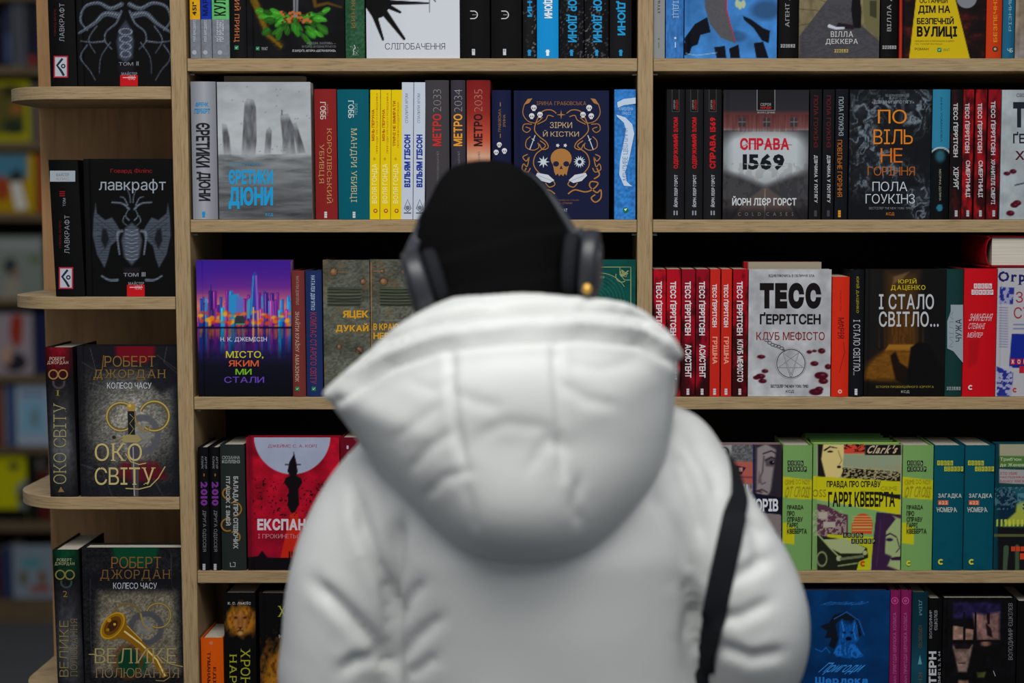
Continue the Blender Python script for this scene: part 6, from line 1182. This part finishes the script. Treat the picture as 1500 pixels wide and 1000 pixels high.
JW = [  # creases: polyline in photograph pixels, width px, depth m
 ([(590, 755), (583, 800), (578, 860), (577, 930), (579, 1010)], 11, .012), ([(526, 735), (545, 800), (562, 850), (576, 905)], 9, .010), ([(462, 850), (500, 888), (540, 930), (566, 962)], 10, .009),
 ([(500, 985), (520, 968), (550, 962), (572, 978)], 9, .007), ([(515, 700), (528, 745), (530, 790)], 8, .005), ([(622, 850), (600, 880), (590, 905)], 9, .005), ([(650, 900), (610, 935), (590, 965)], 9, .005), ([(640, 960), (600, 990)], 9, .004),
 ([(985, 660), (1012, 720), (1028, 790)], 9, .006), ([(1005, 640), (1040, 690), (1052, 730)], 9, .005), ([(960, 720), (990, 780), (1010, 840)], 10, .005), ([(1046, 850), (1090, 838), (1130, 815)], 10, .006), ([(1042, 900), (1080, 905), (1130, 880)], 9, .006),
 ([(1050, 945), (1100, 965), (1150, 955)], 9, .006), ([(1070, 780), (1100, 770), (1125, 785)], 8, .004), ([(1005, 850), (1015, 890), (1012, 940)], 10, .007), ([(1090, 740), (1105, 780), (1110, 830)], 9, .004), ([(930, 690), (960, 650), (985, 620)], 8, .004), ([(1030, 740), (1022, 860), (1012, 1000)], 16, .004)]
def jdisp(co, nr):
    px, py = proj(co); back = np.clip(-nr[:, 1]*1.6+.25, 0, 1)
    dd = np.zeros(len(co))
    for pts, wd, dp in JW:
        d, t = seg(px, py, pts); env = np.clip(np.minimum(t, 1-t)*5+.25, 0, 1)
        dd -= dp*np.exp(-(d/wd)**2)*env - dp*.2*np.exp(-((d-wd*2.1)/(wd*1.4))**2)*env
    nz = (vnoise(co[:, 0]*8+3, co[:, 2]*6+co[:, 1]*4)-.5)*.009+(vnoise(co[:, 0]*20+9, co[:, 2]*15+co[:, 1]*12)-.5)*.002
    return co + nr*(dd*back+nz)[:, None]
jacket, jco = remesh([tor, la, ra, col_], .0065, 9, 'jacket', M_JACKET, per, jdisp)
# ---- hood
def smoothpoly(pts, n=120):
    pts = [np.array(p, float) for p in pts]; k = len(pts); out = []
    for i in range(k):
        p0, p1, p2, p3 = pts[i-1], pts[i], pts[(i+1) % k], pts[(i+2) % k]
        for t in np.linspace(0, 1, 6)[:-1]: out.append(.5*((2*p1)+(-p0+p2)*t+(2*p0-5*p1+4*p2-p3)*t*t+(-p0+3*p1-3*p2+p3)*t**3))
    return np.array(out)
def pillow(poly, c, Yb, bulge, backb, pw=2.4, rings=18, qf=.5, ytop=None):
    B = smoothpoly(poly); n = len(B); V = []
    for sgn, am in ((-1, bulge), (1, backb)):
        for r in np.linspace(1, 0.04, rings):
            f = (max(0., 1-r**pw))**qf
            for b in B:
                p = np.array(c)+(b-np.array(c))*r
                yb = Yb(p[0], p[1]) if callable(Yb) else Yb
                V.append(P(p[0], p[1], yb+sgn*am*f))
    Fc = []
    for s in range(2):
        o = s*rings*n
        for i in range(rings-1):
            for j in range(n):
                q = (o+i*n+j, o+i*n+(j+1) % n, o+(i+1)*n+(j+1) % n, o+(i+1)*n+j); Fc.append(q if s == 0 else q[::-1])
        q = tuple(o+(rings-1)*n+j for j in range(n)); Fc.append(q if s == 0 else q[::-1])
    Fc += [(j, rings*n+j, rings*n+(j+1) % n, (j+1) % n) for j in range(n)]
    return np.array(V), Fc
edgeY = lambda x, y: -.755+.05*((x-740)/260)**2 - .030*math.exp(-((x-745)/200)**2)*min(1, max(0, (650-y)/150))
bag = pillow([(480, 577), (512, 548), (560, 518), (640, 492), (740, 478), (850, 473), (930, 480), (985, 505), (998, 530), (995, 565), (987, 630), (966, 695), (930, 752), (882, 800), (830, 824), (762, 830), (700, 820), (655, 792), (600, 738), (550, 682), (510, 628)], (745, 690), edgeY, .105, .03, 2.8)
RIM = [(482, 574), (515, 546), (562, 516), (606, 498), (655, 486), (740, 474), (850, 468), (925, 474), (968, 490), (993, 515)]
TOPL = [(486, 566), (522, 533), (570, 492), (618, 460), (662, 438), (722, 428), (790, 431), (850, 437), (900, 441), (942, 457), (975, 486), (992, 510)]
rimt = limb([(Q(x, y+3, edgeY(x, y)-.021), .0135 if 520 < x < 970 else .009) for x, y in RIM], 16)
colr = pillow(TOPL+[(990, 528), (930, 500), (850, 492), (740, 498), (655, 510), (570, 535), (500, 578)], (745, 470), lambda x, y: -.715+.05*((x-740)/260)**2-.050*math.exp(-((x-745)/200)**2)*min(1, max(0, (y-435)/55)), .026, .03, 2.6)
topt = limb([(Q(x, y+11, -.715+.05*((x-740)/260)**2-.01), .0105) for x, y in TOPL], 14)
HW = [([(664, 505), (662, 560), (668, 620), (682, 690)], 6, .006), ([(812, 492), (816, 560), (822, 640), (826, 700)], 6, .006),
 ([(668, 575), (700, 590), (735, 596)], 9, .004), ([(822, 560), (860, 585), (905, 595)], 9, .005), ([(830, 530), (880, 540), (930, 530)], 8, .003), ([(650, 590), (610, 620), (580, 640)], 8, .004), ([(668, 630), (630, 655), (600, 690)], 8, .005),
 ([(690, 690), (650, 700), (622, 728)], 8, .005), ([(700, 640), (740, 620), (800, 628), (830, 660)], 10, .004), ([(828, 660), (800, 645), (775, 690)], 8, .004), ([(850, 700), (842, 740), (850, 770)], 8, .006), ([(676, 700), (690, 740), (695, 780)], 8, .003), ([(600, 560), (640, 572), (662, 560)], 8, .003),
 ([(900, 447), (915, 462), (950, 468)], 6, .005), ([(860, 444), (850, 458), (880, 462)], 6, .004), ([(560, 512), (640, 470), (700, 456)], 7, .004), ([(700, 440), (760, 452), (830, 450)], 6, .003),
 ([(496, 586), (570, 534), (650, 508), (740, 496), (850, 489), (940, 498), (990, 530)], 6.5, .019), ([(520, 530), (570, 500), (625, 476), (700, 458), (790, 452), (860, 452), (930, 462), (975, 490)], 6.5, .012)]
def hdisp(co, nr):
    px, py = proj(co); back = np.clip(-nr[:, 1]*2+.4, 0, 1); dd = np.zeros(len(co))
    for pts, wd, dp in HW:
        d, t = seg(px, py, pts); env = np.clip(np.minimum(t, 1-t)*5+.3, 0, 1)
        k_ = 1.1 if wd == 6.5 else .8 if wd == 6 else .45
        dd -= k_*dp*np.exp(-(d/wd)**2)*env - k_*dp*.18*np.exp(-((d-wd*2.1)/(wd*1.5))**2)*env
    nz = (vnoise(co[:, 0]*7+5, co[:, 2]*6)-.5)*.006
    return co + nr*(dd*back+nz)[:, None]
hood, hco = remesh([bag, rimt, colr, topt], .005, 5, 'hood', M_LINING if False else M_JACKET, per, hdisp)
# ---- beanie
ROWS = [(233, 694, 722), (235, 682, 738), (239, 668, 752), (246, 655, 768), (256, 644, 783), (270, 634, 797), (290, 624, 811), (315, 614, 824), (345, 607, 835), (380, 604, 842), (415, 606, 846), (450, 612, 848), (480, 625, 838)]
secs = []
for y, a, b in ROWS:
    A_ = P(a, y, -.62); B_ = P(b, y, -.62); c = (A_+B_)/2; hw = (B_-A_)[0]/2
    dp = hw*1.12; c = c+np.array((0, .018*(1-hw/.1), 0)); secs.append((c, (hw, 0, 0), (0, dp, 0), 2.05))
bv, bf = loft(secs[::-1], 56)
def bdisp(co, nr):
    px, py = proj(co); ln = np.interp(px, [600, 640, 700, 760, 850], [398, 384, 362, 345, 328]); low = 1/(1+np.exp(-(py-ln)/2.2))
    ln2 = np.interp(px, [600, 700, 850], [440, 420, 392]); low2 = 1/(1+np.exp(-(py-ln2)/2.2))
    lump = (vnoise(co[:, 0]*22+3, co[:, 2]*18+co[:, 1]*9)-.5)*.006
    an = np.arctan2(co[:, 1]+.62, co[:, 0]-hd[0]); rib = np.sin(an*70)*.0006
    co = co + nr*(low*.0045+low2*.0025+lump+rib-.002)[:, None]
    t = np.clip((co[:, 1]+.625)/.07, 0, 1); zm = hd[2]+.046; co[:, 2] = co[:, 2]*(1-t)+np.maximum(co[:, 2], zm+(co[:, 2]-zm)*.04)*t
    return co
remesh([(bv, bf)], .0035, 3, 'beanie', M_KNIT, per, bdisp)

# ------------------------------------------------------------------ headphones
hp = empty('headphones', Q(620, 415, -.63)); tag(hp, 'black over ear headphones worn over the beanie', 'headphones')
def disc_part(c, ax, r, th, name, m, parent, bevel=.006, squash=1.15, tilt=0):
    ax = np.array(ax, float); ax /= np.linalg.norm(ax); up = np.array((tilt, 0, 1.)); up = up-ax*np.dot(up, ax); up /= np.linalg.norm(up); sdv = np.cross(ax, up)
    secs = [(np.array(c)+ax*(-th/2+t*th), sdv*r*k, up*r*squash*k, 2.2) for t, k in ((0, .72), (.06, .9), (.16, .985), (.3, 1), (.7, 1), (.84, .985), (.94, .9), (1, .72))]
    v, f = loft(secs, 32); return MB().add(v, f).build(name, m, parent, smooth=True)
for side, (cx, cy, tl, th) in enumerate(((625, 414, -.34, .030), (853, 388, .12, .026))):
    s = -1 if side == 0 else 1
    c = np.array(Q(cx, cy, -.690)); ax = np.array((s*1., -.10, -.30 if side == 0 else -.06))
    ax /= np.linalg.norm(ax)
    cup = disc_part(c+ax*.009, ax, .037, th*.85, 'ear_cup', M_BLACKP, hp, tilt=tl)
    disc_part(c+ax*(.009+th*.42), ax, .024, .005, 'outer_plate', M_GREYP, cup, tilt=tl)
    disc_part(c-ax*.013, ax, .033, .018, 'ear_cushion', M_STRAP, hp, tilt=tl)
    if side: 
        v, f = ell(np.array(Q(860, 423, -.728)), (.0055, .004, .006), 14, 8); MB().add(v, f).build('gold_button', M_GOLD, cup, smooth=True)
def ribbon(pts, wd, th, nrm):
    """a flat strap: list of points, width vector function"""
    secs = []
    C = [np.array(p, float) for p in pts]
    out = []
    for i in range(len(C)-1):
        p0, p1, p2, p3 = C[max(i-1, 0)], C[i], C[i+1], C[min(i+2, len(C)-1)]
        for t in np.linspace(0, 1, 7)[:-1]: out.append(.5*((2*p1)+(-p0+p2)*t+(2*p0-5*p1+4*p2-p3)*t*t+(-p0+3*p1-3*p2+p3)*t**3))
    out.append(C[-1])
    for i, c in enumerate(out):
        d = out[min(i+1, len(out)-1)]-out[max(i-1, 0)]; d /= np.linalg.norm(d)+1e-9
        n_ = np.array(nrm(c), float); n_ -= d*np.dot(n_, d); n_ /= np.linalg.norm(n_)+1e-9; w_ = np.cross(d, n_)
        secs.append((c, w_*wd/2, n_*th/2, 3.5))
    return loft(secs, 16)
bc = np.array(Q(735, 375, -.62))
BP = [Q(600, 380, -.655), Q(604, 362, -.65), Q(612, 338, -.635), Q(622, 314, -.62), Q(640, 285, -.60), Q(672, 258, -.575), Q(722, 246, -.565), Q(775, 262, -.575), Q(806, 290, -.60), Q(826, 318, -.62), Q(842, 345, -.64), Q(850, 360, -.65)]
v, f = ribbon(BP, .020, .011, lambda c: c-bc); MB().add(v, f).build('headband', M_BLACKP, hp, smooth=True)
for pts in ([(598, 386), (604, 368), (612, 350)], [(855, 366), (850, 352), (842, 338)]):
    v, f = ribbon([Q(x, y, -.658) for x, y in pts], .024, .016, lambda c: c-bc); MB().add(v, f).build('slider', M_GREYP, hp, smooth=True)

# ------------------------------------------------------------------ shoulder bag
jt = BVHTree.FromPolygons([tuple(x) for x in jco], [tuple(p.vertices) for p in jacket.data.polygons])
def hit(x, y, front=False, off=.004):
    p = P(x, y, YB)
    o = Vector((p[0], 1.0 if front else -2.0, p[2])); h = jt.ray_cast(o, Vector((0, -1 if front else 1, 0)))
    if h[0] is None: return None
    return (h[0].x, h[0].y+(off if front else -off), h[0].z)
bg = empty('shoulder_bag', Q(1035, 1180, -.74)); tag(bg, 'black shoulder bag whose wide webbing strap runs down the white jacket', 'bag')
SP_ = [(1078, 712), (1070, 735), (1061, 770), (1050, 820), (1041, 870), (1034, 920), (1029, 970), (1025, 1020), (1022, 1080)]
pts = []
for x, y in [(1040, 830), (1056, 780), (1070, 735)]:
    h = hit(x, y, True)
    if h: pts.append(h)
bk = [hit(x, y) for x, y in SP_]; bk = [b for b in bk if b]
if pts and bk:
    tp = jt.ray_cast(Vector((P(1072, 700, YB)[0], YB, 2.5)), Vector((0, 0, -1)))[0]
    if tp is not None: pts.append((tp.x, tp.y, tp.z+.004))
pts = pts+bk
endp = np.array(bk[-1]); pts.append(tuple(endp+(.004, -.004, -.05))); 
def nrm_(c):
    l = jt.find_nearest(Vector(c)); n_ = np.array(l[1]) if l[1] is not None else np.array((0, -1, 0))
    return n_*.25+np.array((0, -.75, 0)) if c[1] < -.70 else n_
v, f = ribbon(pts, .030, .0035, nrm_); MB().add(v, f).build('strap', M_STRAP, bg, smooth=True)
bx_, by_, bz_ = endp+(0.0, -.045, -.21)
v, f = loft([((bx_, by_, bz_+dz), (w_, 0, 0), (0, d_, 0), 4) for dz, w_, d_ in ((-.17, .12, .026), (-.155, .14, .034), (0, .145, .038), (.13, .14, .030), (.16, .135, .02))], 40)
MB().add(v, f).build('bag_body', M_STRAP, bg, smooth=True)
v, f = loft([((bx_, by_-.036, bz_+dz), (w_, 0, 0), (0, .006, 0), 5) for dz, w_ in ((-.06, .10), (-.055, .128), (.12, .132), (.14, .125))], 32)
MB().add(v, f).build('flap', M_STRAP, bg, smooth=True)
